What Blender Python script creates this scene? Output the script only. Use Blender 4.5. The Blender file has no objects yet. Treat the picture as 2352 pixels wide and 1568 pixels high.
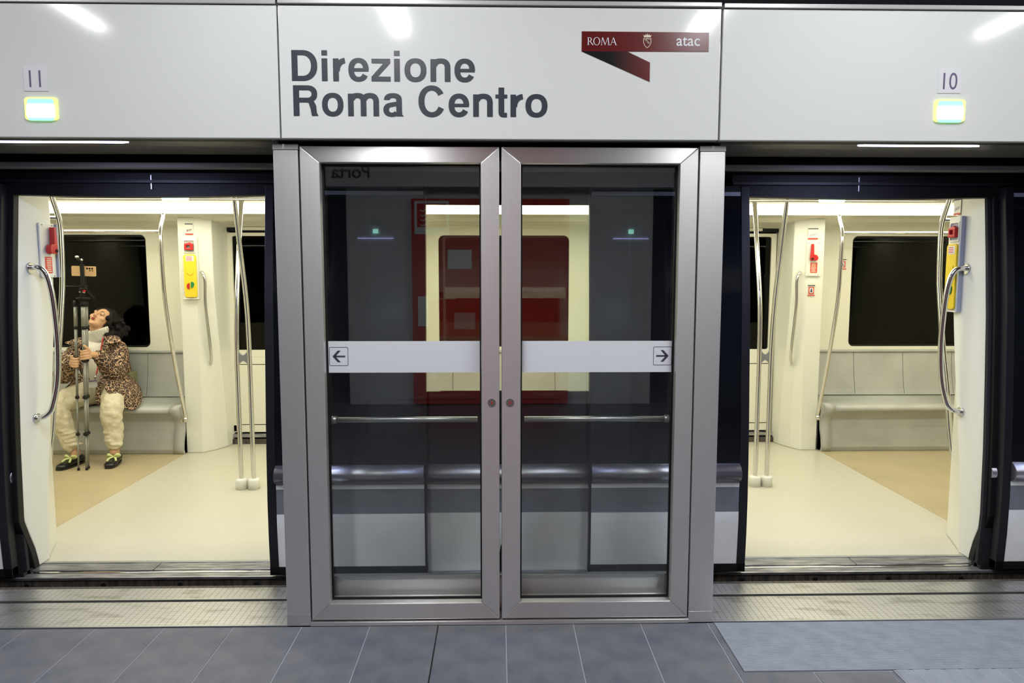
import bpy, bmesh, math, random
from mathutils import Vector, Matrix
C = bpy.context.scene.collection
SC = bpy.context.scene
random.seed(7)
PI = math.pi

# ------------------------------------------------------------------ camera
cam_d = bpy.data.cameras.new('camera'); cam = bpy.data.objects.new('camera', cam_d); C.objects.link(cam)
cam_d.sensor_width = 36.0; cam_d.lens = 24.455; cam_d.clip_start = 0.05; cam_d.clip_end = 60
p, yw, ro = 0.09415, 0.02031, 0.00066
F = Vector((math.sin(yw)*math.cos(p), math.cos(yw)*math.cos(p), -math.sin(p)))
R0 = Vector((math.cos(yw), -math.sin(yw), 0)); U0 = R0.cross(F)
R1 = R0*math.cos(ro) + U0*math.sin(ro); U1 = U0*math.cos(ro) - R0*math.sin(ro)
cam.matrix_world = Matrix(((R1.x, U1.x, -F.x, -0.03544), (R1.y, U1.y, -F.y, -2.95955), (R1.z, U1.z, -F.z, 1.54028), (0, 0, 0, 1)))
SC.camera = cam
# ------------------------------------------------------------------ world + exposure
w = bpy.data.worlds.new('world'); SC.world = w; w.use_nodes = True
w.node_tree.nodes['Background'].inputs[0].default_value = (0.50, 0.55, 0.68, 1)
w.node_tree.nodes['Background'].inputs[1].default_value = 0.02
SC.view_settings.view_transform = 'Standard'; SC.view_settings.look = 'None'
SC.view_settings.exposure = 0.0; SC.view_settings.gamma = 1.0; SC.view_settings.use_curve_mapping = False
# ------------------------------------------------------------------ light levels
TUBE_W = 50.0         # each platform ceiling tube fitting
TUBE_COL = (0.97, 0.98, 1.0)
CABIN_W = 11.8        # each strip along the train ceiling
CABIN_COL = (1.0, 0.95, 0.60)
LED_W = 12.0

# ================================================================== helpers
def area(name, loc, sx, sy, watt, col, parent=None, rot=(0, 0, 0)):
    l = bpy.data.lights.new(name, 'AREA'); l.shape = 'RECTANGLE'; l.size = sx; l.size_y = sy
    l.energy = watt; l.color = col
    o = bpy.data.objects.new(name, l); C.objects.link(o); o.location = loc; o.rotation_euler = rot
    if parent: o.parent = parent; o.matrix_parent_inverse = Matrix.Translation(-parent.location)
    return o

def tag(o, label=None, cat=None, group=None, kind=None):
    if label: o['label'] = label
    if cat: o['category'] = cat
    if group: o['group'] = group
    if kind: o['kind'] = kind
    return o

def empty(name, loc, label=None, cat=None, group=None, kind=None):
    o = bpy.data.objects.new(name, None); C.objects.link(o); o.location = loc; o.empty_display_size = .1
    return tag(o, label, cat, group, kind)

class MB:
    def __init__(s): s.v = []; s.f = []; s.sm = []
    def add(s, vs, fs, smooth=False):
        n = len(s.v); s.v += [tuple(v) for v in vs]; s.f += [tuple(i+n for i in f) for f in fs]; s.sm += [smooth]*len(fs); return s
    def box(s, x0, x1, y0, y1, z0, z1):
        vs = [(x, y, z) for x in (x0, x1) for y in (y0, y1) for z in (z0, z1)]
        return s.add(vs, [(0, 1, 3, 2), (4, 6, 7, 5), (0, 4, 5, 1), (2, 3, 7, 6), (0, 2, 6, 4), (1, 5, 7, 3)])
    def prism(s, poly, a, b, axis='y', smooth=False):
        """poly: 2D points; axis: extrusion axis. y: poly=(x,z); x: poly=(y,z); z: poly=(x,y)"""
        n = len(poly)
        def P(q, t): return {'y': (q[0], t, q[1]), 'x': (t, q[0], q[1]), 'z': (q[0], q[1], t)}[axis]
        vs = [P(q, a) for q in poly]+[P(q, b) for q in poly]
        fs = [tuple(range(n)), tuple(range(2*n-1, n-1, -1))]
        s.add(vs, fs)
        k = len(s.v)-2*n
        for i in range(n):
            j = (i+1) % n; s.f.append((k+i, k+n+i, k+n+j, k+j)); s.sm.append(smooth)
        return s
    def tube(s, pts, r, seg=12, sub=5, cap=True, curve=True):
        pts = [Vector(q) for q in pts]
        rad = r if isinstance(r, (list, tuple)) else [r]*len(pts)
        if curve and len(pts) > 2:
            o = []; ro_ = []
            for i in range(len(pts)-1):
                p0 = pts[max(i-1, 0)]; p1 = pts[i]; p2 = pts[i+1]; p3 = pts[min(i+2, len(pts)-1)]
                for k in range(sub):
                    t = k/sub
                    o.append(.5*((2*p1)+(p2-p0)*t+(2*p0-5*p1+4*p2-p3)*t*t+(-p0+3*p1-3*p2+p3)*t**3)); ro_.append(rad[i]*(1-t)+rad[i+1]*t)
            o.append(pts[-1]); ro_.append(rad[-1]); pts = o; rad = ro_
        T = (pts[1]-pts[0]).normalized(); A = T.orthogonal().normalized(); vs = []; fs = []
        n = len(pts)
        for i in range(n):
            t = (pts[min(i+1, n-1)]-pts[max(i-1, 0)]).normalized()
            A = (A-t*A.dot(t)).normalized(); B = t.cross(A)
            vs += [pts[i]+(A*math.cos(2*PI*k/seg)+B*math.sin(2*PI*k/seg))*rad[i] for k in range(seg)]
        for i in range(n-1):
            for k in range(seg):
                fs.append((i*seg+k, i*seg+(k+1) % seg, (i+1)*seg+(k+1) % seg, (i+1)*seg+k))
        s.add(vs, fs, True)
        if cap:
            b = len(s.v)-n*seg
            s.f.append(tuple(b+k for k in range(seg-1, -1, -1))); s.f.append(tuple(b+(n-1)*seg+k for k in range(seg))); s.sm += [False, False]
        return s
    def loft(s, rings, cap=True, closed=True, smooth=True):
        m = len(rings[0]); vs = [q for r in rings for q in r]; fs = []
        for i in range(len(rings)-1):
            for k in range(m if closed else m-1):
                fs.append((i*m+k, i*m+(k+1) % m, (i+1)*m+(k+1) % m, (i+1)*m+k))
        s.add(vs, fs, smooth)
        if cap:
            b = len(s.v)-len(vs); s.f.append(tuple(b+k for k in range(m-1, -1, -1))); s.f.append(tuple(b+(len(rings)-1)*m+k for k in range(m))); s.sm += [False, False]
        return s
    def ball(s, c, rx, ry=None, rz=None, M=None, seg=16, rng=10):
        ry = ry or rx; rz = rz or rx; c = Vector(c); vs = []; fs = []
        for i in range(rng+1):
            th = PI*i/rng
            for k in range(seg):
                v = Vector((rx*math.sin(th)*math.cos(2*PI*k/seg), ry*math.sin(th)*math.sin(2*PI*k/seg), rz*math.cos(th)))
                if M is not None: v = M @ v
                vs.append(c+v)
        for i in range(rng):
            for k in range(seg): fs.append((i*seg+k, (i+1)*seg+k, (i+1)*seg+(k+1) % seg, i*seg+(k+1) % seg))
        return s.add(vs, fs, True)
    def ring(s, o, i, r, y0, y1, k=6):
        """panel in xz with a round-cornered hole. o=(x0,x1,z0,z1) i likewise"""
        ox0, ox1, oz0, oz1 = o; x0, x1, z0, z1 = i; inn = []; out = []
        for cx, cz, a0, ocx, ocz in ((x1-r, z1-r, 0, ox1, oz1), (x0+r, z1-r, 90, ox0, oz1), (x0+r, z0+r, 180, ox0, oz0), (x1-r, z0+r, 270, ox1, oz0)):
            for j in range(k+1):
                a = math.radians(a0+90*j/k); q = (cx+r*math.cos(a), cz+r*math.sin(a)); inn.append(q)
                if j == 0: out.append((ocx, q[1]) if a0 in (0, 180) else (q[0], ocz))
                elif j == k: out.append((q[0], ocz) if a0 in (0, 180) else (ocx, q[1]))
                else: out.append((ocx, ocz))
        n = len(inn)
        vs = [(q[0], y0, q[1]) for q in inn]+[(q[0], y0, q[1]) for q in out]+[(q[0], y1, q[1]) for q in inn]+[(q[0], y1, q[1]) for q in out]
        fs = []
        for a in range(n):
            b = (a+1) % n
            fs += [(a, n+a, n+b, b), (2*n+a, 2*n+b, 3*n+b, 3*n+a), (a, b, 2*n+b, 2*n+a), (n+a, 3*n+a, 3*n+b, n+b)]
        return s.add(vs, fs)
    def build(s, name, m, parent=None, bevel=0, kind=None, label=None, loc=None, fix=True):
        me = bpy.data.meshes.new(name); me.from_pydata(s.v, [], s.f)
        me.polygons.foreach_set('use_smooth', s.sm)
        me.materials.append(m)
        if fix:
            b = bmesh.new(); b.from_mesh(me); bmesh.ops.remove_doubles(b, verts=b.verts, dist=1e-6)
            bmesh.ops.dissolve_degenerate(b, dist=1e-6, edges=b.edges)
            bmesh.ops.recalc_face_normals(b, faces=b.faces); b.to_mesh(me); b.free()
        if m.name.startswith('steel_brushed'):
            uv = me.uv_layers.new(name='grain'); lvl = m.name.endswith('level')
            for lp_ in me.loops:
                c = me.vertices[lp_.vertex_index].co
                uv.data[lp_.index].uv = (c.z+c.y*.3, c.x)
        me.update()
        o = bpy.data.objects.new(name, me); C.objects.link(o)
        if parent is not None:
            o.parent = parent
            # vertices are given in world space: undo the chain of parent offsets
            off = Vector((0, 0, 0)); q = parent
            while q is not None: off += q.location; q = q.parent
            o.location = -off
        elif loc is not None:
            me.transform(Matrix.Translation(-Vector(loc))); o.location = loc
        if bevel:
            md = o.modifiers.new('bevel', 'BEVEL'); md.width = bevel; md.segments = 2; md.limit_method = 'ANGLE'; md.angle_limit = math.radians(40)
        if kind: o['kind'] = kind
        if label: o['label'] = label
        return o

def box(name, x0, x1, y0, y1, z0, z1, m, parent=None, bevel=.002, **k):
    return MB().box(x0, x1, y0, y1, z0, z1).build(name, m, parent, bevel, **k)

# ------------------------------------------------------------------ materials
def mat(name, col, rough=.5, metal=0., spec=.5, coat=0., emit=None, es=0.):
    m = bpy.data.materials.new(name); m.use_nodes = True; b = m.node_tree.nodes['Principled BSDF']
    b.inputs['Base Color'].default_value = (*col, 1); b.inputs['Roughness'].default_value = rough; b.inputs['Metallic'].default_value = metal
    b.inputs['Specular IOR Level'].default_value = spec; b.inputs['Coat Weight'].default_value = coat
    if emit: b.inputs['Emission Color'].default_value = (*emit, 1); b.inputs['Emission Strength'].default_value = es
    return m
def nd(m, t, **k):
    n = m.node_tree.nodes.new(t)
    for a, v in k.items():
        if a in n.inputs.keys(): n.inputs[a].default_value = v
        else: setattr(n, a, v)
    return n
def ln(m, a, b): m.node_tree.links.new(a, b)
def coords(m, scale=(1, 1, 1)):
    t = nd(m, 'ShaderNodeTexCoord'); mp = nd(m, 'ShaderNodeMapping'); mp.inputs['Scale'].default_value = scale
    ln(m, t.outputs['Object'], mp.inputs['Vector']); return mp.outputs[0]
def bs(m): return m.node_tree.nodes['Principled BSDF']
def ramp(m, fac, stops):
    r = nd(m, 'ShaderNodeValToRGB'); e = r.color_ramp.elements
    while len(e) < len(stops): e.new(.5)
    for k, (pz, c) in enumerate(stops): e[k].position = pz; e[k].color = (*c, 1) if len(c) == 3 else c
    ln(m, fac, r.inputs[0]); return r.outputs[0]
def noise_col(m, scale, c1, c2, lo=.4, hi=.6, detail=5, vec=(1, 1, 1)):
    n = nd(m, 'ShaderNodeTexNoise'); n.inputs['Scale'].default_value = scale; n.inputs['Detail'].default_value = detail
    ln(m, coords(m, vec), n.inputs['Vector']); c = ramp(m, n.outputs[0], [(lo, c1), (hi, c2)]); ln(m, c, bs(m).inputs['Base Color']); return n
def bump(m, fac, st, dist):
    b = nd(m, 'ShaderNodeBump'); b.inputs['Strength'].default_value = st; b.inputs['Distance'].default_value = dist
    ln(m, fac, b.inputs['Height']); ln(m, b.outputs[0], bs(m).inputs['Normal'])
def noise_bump(m, scale, st, dist, vec=(1, 1, 1)):
    n = nd(m, 'ShaderNodeTexNoise'); n.inputs['Scale'].default_value = scale; ln(m, coords(m, vec), n.inputs['Vector']); bump(m, n.outputs[0], st, dist)

def brushed(name, col, rough, vec, metal=1.0, aniso=0.0):
    m = mat(name, col, rough, metal); b = bs(m)
    n = nd(m, 'ShaderNodeTexNoise'); n.inputs['Scale'].default_value = 1; n.inputs['Detail'].default_value = 3
    ln(m, coords(m, vec), n.inputs['Vector'])
    c = ramp(m, n.outputs[0], [(.3, tuple(x*.95 for x in col)), (.7, tuple(min(1, x*1.04) for x in col))]); ln(m, c, b.inputs['Base Color'])
    if aniso:
        b.inputs['Anisotropic'].default_value = aniso
        t = nd(m, 'ShaderNodeTangent'); t.direction_type = 'UV_MAP'; t.uv_map = 'grain'; ln(m, t.outputs[0], b.inputs['Tangent'])
    return m
def glassy(name, tint, refl=1.0, rough=0.0):
    m = bpy.data.materials.new(name); m.use_nodes = True; nt = m.node_tree; nt.nodes.clear()
    out = nt.nodes.new('ShaderNodeOutputMaterial'); mx = nt.nodes.new('ShaderNodeMixShader')
    tr = nt.nodes.new('ShaderNodeBsdfTransparent'); tr.inputs[0].default_value = (*tint, 1)
    gl = nt.nodes.new('ShaderNodeBsdfGlossy'); gl.inputs['Roughness'].default_value = rough; gl.inputs[0].default_value = (1, 1, 1, 1)
    lw = nt.nodes.new('ShaderNodeLayerWeight'); lw.inputs[0].default_value = .5
    pw = nt.nodes.new('ShaderNodeMath'); pw.operation = 'POWER'; pw.inputs[1].default_value = 5
    ml = nt.nodes.new('ShaderNodeMath'); ml.operation = 'MULTIPLY_ADD'; ml.inputs[1].default_value = .95*refl; ml.inputs[2].default_value = .045*refl
    L = nt.links.new
    L(lw.outputs['Facing'], pw.inputs[0]); L(pw.outputs[0], ml.inputs[0]); L(ml.outputs[0], mx.inputs[0])
    L(tr.outputs[0], mx.inputs[1]); L(gl.outputs[0], mx.inputs[2]); L(mx.outputs[0], out.inputs[0])
    return m

M = {}
M['fascia'] = mat('white_enamel', (.74, .755, .74), .09, 0, .5); noise_bump(M['fascia'], 220, .03, .0003)
M['cap'] = mat('grey_trim', (.50, .50, .48), .35, .3)
M['steel_v'] = brushed('steel_brushed_upright', (.80, .785, .775), .43, (900, 900, 3), .91, .45)
M['steel_h'] = brushed('steel_brushed_level', (.78, .765, .755), .33, (3, 900, 900), .93, .85)
M['steel_p'] = brushed('steel_polished', (.70, .69, .67), .13, (60, 60, 60))
M['alu'] = brushed('dull_aluminium', (.50, .51, .52), .38, (3, 160, 160))
M['soffit'] = mat('soffit_metal', (.30, .29, .27), .25, .6)
M['black'] = mat('black_rubber', (.006, .006, .006), .55, 0, .3)
M['void'] = mat('tunnel_black', (.012, .013, .016), .9)
M['blackgloss'] = mat('black_gloss_panel', (.006, .007, .010), .10, 0, .5)
M['navy'] = mat('dark_navy_edge', (.009, .0095, .013), .45, 0, .4)
M['glass'] = glassy('door_glass', (.975, .99, .985), 1.5)
M['winglass'] = glassy('window_glass', (.18, .19, .17), .35)
M['clearglass'] = glassy('car_window_glass', (.93, .95, .90), 1.0)
M['letter'] = mat('dark_slate_letters', (.045, .050, .065), .3)
M['white'] = mat('white_vinyl', (.72, .73, .76), .4)
M['band'] = mat('white_film_band', (.80, .82, .87), .4)
M['ink'] = mat('dark_ink', (.05, .055, .07), .5)
M['purple_ink'] = mat('plum_ink', (.13, .10, .19), .5)
M['logo_red'] = mat('deep_red_print', (.115, .009, .008), .22)
M['cream_print'] = mat('cream_print', (.75, .68, .50), .5)
m = M['logo_fold'] = mat('black_to_red_print', (.1, .01, .01), .25)
g = nd(m, 'ShaderNodeTexCoord'); sp = nd(m, 'ShaderNodeSeparateXYZ'); mr = nd(m, 'ShaderNodeMapRange')
ln(m, g.outputs['Generated'], sp.inputs[0]); ln(m, sp.outputs[0], mr.inputs[0]); mr.inputs[1].default_value = .45; mr.inputs[2].default_value = 1
ln(m, ramp(m, mr.outputs[0], [(0, (.003, .004, .005)), (1, (.12, .009, .008))]), bs(m).inputs['Base Color'])
m = M['tile'] = mat('grey_stone_tile', (.14, .15, .175), .5, 0, .35)
noise_col(m, 9, (.100, .108, .130), (.145, .149, .160), .35, .65, 8); noise_bump(m, 300, .12, .0006)
M['grout'] = mat('pale_grout', (.33, .34, .38), .8)
m = M['mat'] = mat('grey_rubber_mat', (.26, .30, .35), .55); noise_col(m, 14, (.225, .25, .285), (.275, .30, .335), .35, .65, 6)
m = M['plate'] = mat('grooved_steel_plate', (.42, .42, .41), .33, .9)
br = nd(m, 'ShaderNodeTexBrick'); br.offset = 0; br.inputs['Scale'].default_value = 1; br.inputs['Brick Width'].default_value = .0285; br.inputs['Row Height'].default_value = .0075
br.inputs['Mortar Size'].default_value = .0011; br.inputs['Mortar Smooth'].default_value = .2
br.inputs['Color1'].default_value = (1, 1, 1, 1); br.inputs['Color2'].default_value = (1, 1, 1, 1); br.inputs['Mortar'].default_value = (0, 0, 0, 1)
ln(m, coords(m), br.inputs['Vector'])
bump(m, br.outputs['Color'], .6, .002)
ns = nd(m, 'ShaderNodeTexNoise'); ns.inputs['Scale'].default_value = 5; ns.inputs['Detail'].default_value = 8; ln(m, coords(m, (1, 3, 1)), ns.inputs['Vector'])
st = ramp(m, ns.outputs[0], [(.34, (.46, .455, .43)), (.46, (.66, .66, .66))])
mx = nd(m, 'ShaderNodeMix', data_type='RGBA'); mx.blend_type = 'MULTIPLY'; mx.inputs[0].default_value = .75
ln(m, st, mx.inputs[6]); ln(m, br.outputs['Color'], mx.inputs[7]); ln(m, mx.outputs[2], bs(m).inputs['Base Color'])
m = M['brown'] = mat('rusty_brown_edge', (.06, .05, .045), .6, .2); noise_col(m, 10, (.035, .03, .027), (.10, .085, .07), .35, .65, 6, (6, 1, 1))
m = M['silver_sill'] = mat('worn_sill_metal', (.35, .35, .37), .32, .8); noise_col(m, 8, (.22, .22, .24), (.48, .48, .50), .35, .65, 7, (1, 6, 6))
m = M['bodywhite'] = mat('car_body_white', (.8, .82, .82), .25); noise_col(m, 5, (.72, .74, .73), (.82, .835, .84), .3, .55, 8)
M['bodygrey'] = mat('car_body_grey_stripe', (.17, .185, .215), .35)
M['silverbar'] = mat('silver_waist_rail', (.34, .34, .38), .35, .85)
M['pillar'] = mat('cream_moulded_panel', (.74, .745, .66), .28); noise_bump(M['pillar'], 90, .03, .001)
M['wall'] = mat('cream_wall_panel', (.76, .745, .63), .3)
M['ceilpanel'] = mat('cream_ceiling_panel', (.72, .70, .58), .3)
m = M['floor_in'] = mat('cream_vinyl_floor', (.54, .515, .415), .32); noise_col(m, 60, (.47, .445, .35), (.545, .52, .42), .30, .40, 6)
m = M['floor_tan'] = mat('tan_vinyl_floor', (.46, .385, .235), .34); noise_col(m, 3, (.43, .36, .215), (.49, .405, .245), .35, .65, 5)
m = M['bench'] = mat('grey_bench_plastic', (.42, .43, .40), .28); noise_col(m, 4, (.40, .41, .38), (.46, .47, .435), .35, .65, 5)
M['red'] = mat('red_plastic', (.50, .02, .018), .3)
M['redlabel'] = mat('red_label', (.62, .06, .03), .45)
M['yellow'] = mat('yellow_plastic', (.80, .60, .03), .35)
M['green'] = mat('green_button', (.02, .22, .08), .35)
M['blueside'] = mat('grey_blue_trim', (.33, .36, .42), .4)
M['tubewhite'] = mat('tube_diffuser', (1, 1, 1), .5, emit=TUBE_COL, es=6)
M['cabinglow'] = mat('cabin_strip_diffuser', (1, 1, 1), .5, emit=(1.0, .96, .78), es=7)
M['led'] = mat('led_strip_diffuser', (1, 1, 1), .5, emit=(.62, .66, 1.0), es=16)
M['blueline'] = mat('thin_blue_light', (1, 1, 1), .5, emit=(.45, .5, 1.0), es=3)
M['lampglow'] = mat('lit_white_lens', (1, 1, 1), .5, emit=(.95, 1.0, .72), es=5)
M['lampyellow'] = mat('lit_yellow_lens', (.8, .8, .2), .4, emit=(.75, .95, .25), es=.9)
M['lampgreen'] = mat('lit_green_lens', (.2, .8, .6), .4, emit=(.35, .95, .70), es=.9)
M['tealglow'] = mat('lit_teal_lamp', (.3, .9, .8), .4, emit=(.45, 1.0, .85), es=3)
M['rearwall'] = mat('grey_clad_wall', (.60, .62, .66), .4)
M['darkceil'] = mat('dark_ceiling', (.02, .021, .025), .5)
M['firered'] = mat('red_cabinet_enamel', (.55, .035, .02), .25)

# ================================================================== the platform
def rect_poly(x0, x1, z0, z1): return [(x0, z0), (x1, z0), (x1, z1), (x0, z1)]
# floor slab with individual tiles
floor = MB().box(-6, 6, -6.4, -.004, -.06, -.002).build('floor', M['grout'], kind='structure', label='dark grey stone tiled platform floor')
def tiles():
    src = None
    for r in range(2):
        y1 = -.006-r*.603; y0 = y1-.597
        for i in range(-9, 11):
            x0 = .3*i-.0005; x1 = x0+.2965
            if r == 0 and x0 > .90: y1t = -.40
            else: y1t = y1
            dark = (i == 0 and r == 0)
            o = MB().box(-.1482+(.003 if i == -1 else 0)*0, .1482, -(y1t-y0)/2, (y1t-y0)/2, -.012, 0).build('tile', M['tile'], None, .0015)
            o.parent = floor; o.location = ((x0+x1)/2, (y0+y1t)/2, random.uniform(-.0004, .0004))
tiles()
MB().box(-6, 6, -6.4, -1.215, -.05, 0).build('floor_slab', M['tile'], floor, label='plain far stretch of the grey floor')
# dark movement joint
box('joint', -.3035, -.2985, -1.2, -.006, -.011, .0006, M['black'], floor, 0, label='black sealed joint between two tiles')

# ribbed mat on the right
def ribbed(name, x0, x1, y0, y1, pitch, h, m, axis, label, cat, parts=False):
    e = empty(name, ((x0+x1)/2, (y0+y1)/2, 0), label, cat)
    box('base', x0, x1, y0, y1, -.001, .0035, m, e, 0)
    if axis == 'x':
        mb = MB(); n = int((y1-y0)/pitch)
        for k in range(n):
            a = y0+k*pitch; mb.prism([(a, .003), (a+pitch*.2, .003+h), (a+pitch*.6, .003+h), (a+pitch*.8, .003)], x0, x1, 'x')
        mb.build('ribs', m, e, fix=False, kind='stuff')
    else:
        n = int((x1-x0)/pitch)
        for k in range(n):
            a = x0+k*pitch
            MB().prism([(a+.004, .003), (a+.010, .003+h), (a+pitch-.010, .003+h), (a+pitch-.004, .003)], y0+.003, y1-.003, 'y').build('ridge', m, e)
    return e
ribbed('ribbed_mat', .925, 3.6, -.393, -.012, .0095, .0022, M['mat'], 'x', 'light grey finely ribbed rubber mat on the platform floor before the right doorway', 'mat')
ribbed('tactile_strip', 1.512, 3.4, -1.1, -.397, .066, .004, M['mat'], 'y', 'grey tactile paving strip with broad ridges below the ribbed mat', 'tactile paving')

# threshold plates
def plate(x0, x1, y0, y1, label):
    e = empty('threshold_plate', ((x0+x1)/2, (y0+y1)/2, 0), label, 'threshold plate')
    box('tread', x0, x1, y0+.012, y1-.006, -.035, .002, M['plate'], e, .0012)
    box('nosing', x0, x1, y0, y0+.010, -.035, .004, M['alu'], e, .001)
    return e
plate(-4.6, -.967, .0, .243, 'wide front grooved metal threshold plate at the left doorway')
plate(-4.6, -.967, .256, .39, 'narrow rear grooved metal threshold plate at the left doorway, stained')
plate(.921, 4.6, .0, .25, 'wide front grooved metal threshold plate at the right doorway')
plate(.921, 4.6, .263, .39, 'narrow rear grooved metal threshold plate at the right doorway')
# platform edge
pe = box('trim_1', -4.8, 4.8, .392, .42, -.30, -.003, M['brown'], None, .002, kind='structure', label='rusty brown vertical platform edge')
box('trim_2', -4.8, 4.8, .0, .39, -.30, -.036, M['void'], None, 0, kind='structure', label='dark support under the platform edge')

# posts
def post(x0, x1, label):
    e = empty('door_post', ((x0+x1)/2, .06, 0), label, 'post')
    box('column', x0, x1, 0, .16, .004, 2.058, M['steel_v'], e, .004)
    box('foot_plate', x0-.0005, x1+.0005, -.001, .161, .0, .052, M['steel_h'], e, .002)
    box('head_cover', x0-.001, x1+.001, -.002, .16, 2.059, 2.082, M['cap'], e, .002)
post(-.967, -.863, 'brushed steel post left of the glass double door')
post(.813, .921, 'brushed steel post right of the glass double door')

# glass emergency doors
def mitre_frame(e, x0, x1, z0, z1, gx0, gx1, gz0, gz1):
    y0, y1 = .0, .085
    MB().prism([(x0, z0), (gx0, gz0), (gx0, gz1), (x0, z1)], y0, y1).build('frame_stile', M['steel_v'], e, .003)
    MB().prism([(x1, z0), (gx1, gz0), (gx1, gz1), (x1, z1)], y0, y1).build('frame_stile', M['steel_v'], e, .003)
    MB().prism([(x0, z1), (gx0, gz1), (gx1, gz1), (x1, z1)], y0, y1).build('frame_rail', M['steel_h'], e, .003)
    MB().prism([(x0, z0), (gx0, gz0), (gx1, gz0), (x1, z0)], y0, y1).build('frame_rail', M['steel_h'], e, .003)

def arrow(e, cx, cz, d, y):
    r = MB(); s = .041
    # round-cornered outline
    def rr(h, rad, k=5):
        out = []
        for sx, sz, a0 in ((1, 1, 0), (-1, 1, 90), (-1, -1, 180), (1, -1, 270)):
            for j in range(k+1):
                a = math.radians(a0+90*j/k); out.append((cx+sx*(h-rad)+rad*math.cos(a), cz+sz*(h-rad)+rad*math.sin(a)))
        return out
    o = rr(s, .006); i = rr(s-.0022, .004); n = len(o)
    vs = [(q[0], y, q[1]) for q in o]+[(q[0], y, q[1]) for q in i]
    r.add(vs, [(k, (k+1) % n, n+(k+1) % n, n+k) for k in range(n)])
    P = lambda a, b: (cx+d*a, y, cz+b)
    r.add([P(-.028, -.0036), P(.016, -.0036), P(.016, .0036), P(-.028, .0036)], [(0, 1, 2, 3)])
    r.add([P(.027, 0), P(.004, .0255), P(-.009, .0255), P(.014, 0)], [(0, 1, 2, 3)])
    r.add([P(.027, 0), P(.004, -.0255), P(-.009, -.0255), P(.014, 0)], [(0, 1, 2, 3)])
    return r.build('arrow_sign', M['ink'], e, fix=False)

def emergency_door(x0, x1, gx0, gx1, lockx, ad, label):
    e = empty('glass_door', ((x0+x1)/2, .04, .02), label, 'glass door')
    mitre_frame(e, x0, x1, .026, 2.074, gx0, gx1, .1, 2.008)
    box('glass_pane', gx0-.01, gx1+.01, .052, .062, .09, 2.02, M['glass'], e, 0)
    MB().ring((gx0-.001, gx1+.001, .099, 2.009), (gx0+.007, gx1-.007, .107, 2.001), .002, .040, .053).build('gasket', M['black'], e)
    box('white_band', gx0+.006, gx1-.002 if ad < 0 else gx1-.004, .0490, .0515, 1.121, 1.258, M['band'], e, 0)
    ax = gx0+.051 if ad < 0 else gx1-.047
    arrow(e, ax, 1.192, ad, .0485)
    # push bar behind the glass
    mb = MB(); mb.tube([(gx0+.02, .105, .902), (gx1-.02, .105, .902)], .0125, 14, curve=False)
    bar = mb.build('push_bar', M['alu'], e)
    xe = gx0+.012 if ad < 0 else gx1-.012
    MB().tube([(xe-.010, .105, .902), (xe+.012, .105, .902)], .017, 14, curve=False).build('bar_collar', M['alu'], bar)
    # round lock
    lk = MB()
    lk.tube([(lockx, -.001, .997), (lockx, -.0035, .997)], .0175, 24, curve=False)
    L = lk.build('lock', M['alu'], e)
    c = MB(); c.tube([(lockx, -.003, .997), (lockx, -.0055, .997)], .0045, 12, curve=False); c.build('key_hole', M['firered'], L)
    k = MB()
    for a in range(0, 360, 60):
        ca, sa = math.cos(math.radians(a+30)), math.sin(math.radians(a+30))
        k.tube([(lockx+.009*ca, -.004, .997+.009*sa), (lockx+.0155*ca, -.004, .997+.0155*sa)], .0013, 6, curve=False)
    k.build('lock_spokes', M['ink'], L)
    return e
emergency_door(-.857, -.029, -.776, -.107, -.0625, -1, 'left leaf of the framed glass double door, arrow pointing left')
emergency_door(-.020, .807, .062, .731, .0165, 1, 'right leaf of the framed glass double door, arrow pointing right')
box('door_track', -.863, .813, -.006, .09, .0, .018, M['steel_h'], None, .002)['kind'] = 'structure'
bpy.data.objects['door_track'].name = 'trim_3'
e = empty('kick_rail', (-.02, .14, 0), 'low brushed steel kick rail behind the glass double door', 'rail')
box('rail_face', -.86, .81, .115, .125, .0, .163, M['steel_h'], e, .004)
box('rail_lip', -.86, .81, .108, .135, .164, .180, M['alu'], e, .002)
# dark head slot behind door tops
box('trim_4', -.97, .925, .0875, .40, 2.03, 2.30, M['void'], None, 0, kind='structure', label='dark door head behind the panels')
# sliding platform door leaves parked behind the glass
# ---------------------------------------------------------------- header panels
def header(x0, x1, label, cap_dz=0):
    e = empty('header_panel', ((x0+x1)/2, -.08, 2.086), label, 'header panel')
    mb = MB()
    mb.box(x0, x1, -.1, -.07, 2.086, 2.596)
    mb.build('face_panel', M['fascia'], e, .0025)
    box('top_cap', x0+.001, x1-.001, -.108, .02, 2.599+cap_dz, 2.616+cap_dz, M['cap'], e, .002)
    box('backing', x0, x1, -.069, -.02, 2.086, 2.60, M['black'], e, 0)
    return e
hL = header(-4.6, -.9045, 'plain left white header panel numbered 11 with a lit lamp')
hM = header(-.8985, .8555, 'centre white header panel reading Direzione Roma Centro', .003)
hR = header(.8635, 4.6, 'plain right white header panel numbered 10 with a lit lamp')
def soffit(n, x0, x1, label):
    e = empty('trim_%d' % n, ((x0+x1)/2, .05, 2.1), label); e['kind'] = 'structure'
    box('soffit_lip', x0, x1, -.004, .018, 2.098, 2.106, M['soffit'], e, .001)
    box('soffit', x0, x1, .022, .193, 2.104, 2.122, M['soffit'], e, .002)
soffit(8, -4.6, -.969, 'grey metal soffit over the left doorway'); soffit(9, .923, 4.6, 'grey metal soffit over the right doorway')
box('trim_10', -.968, .922, -.008, .03, 2.096, 2.106, M['soffit'], None, .002, kind='structure', label='narrow metal soffit over the glass doors')
box('trim_5', -4.8, 4.8, .045, .19, 2.123, 2.66, M['void'], None, 0, kind='structure', label='dark box behind the header panels')
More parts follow.
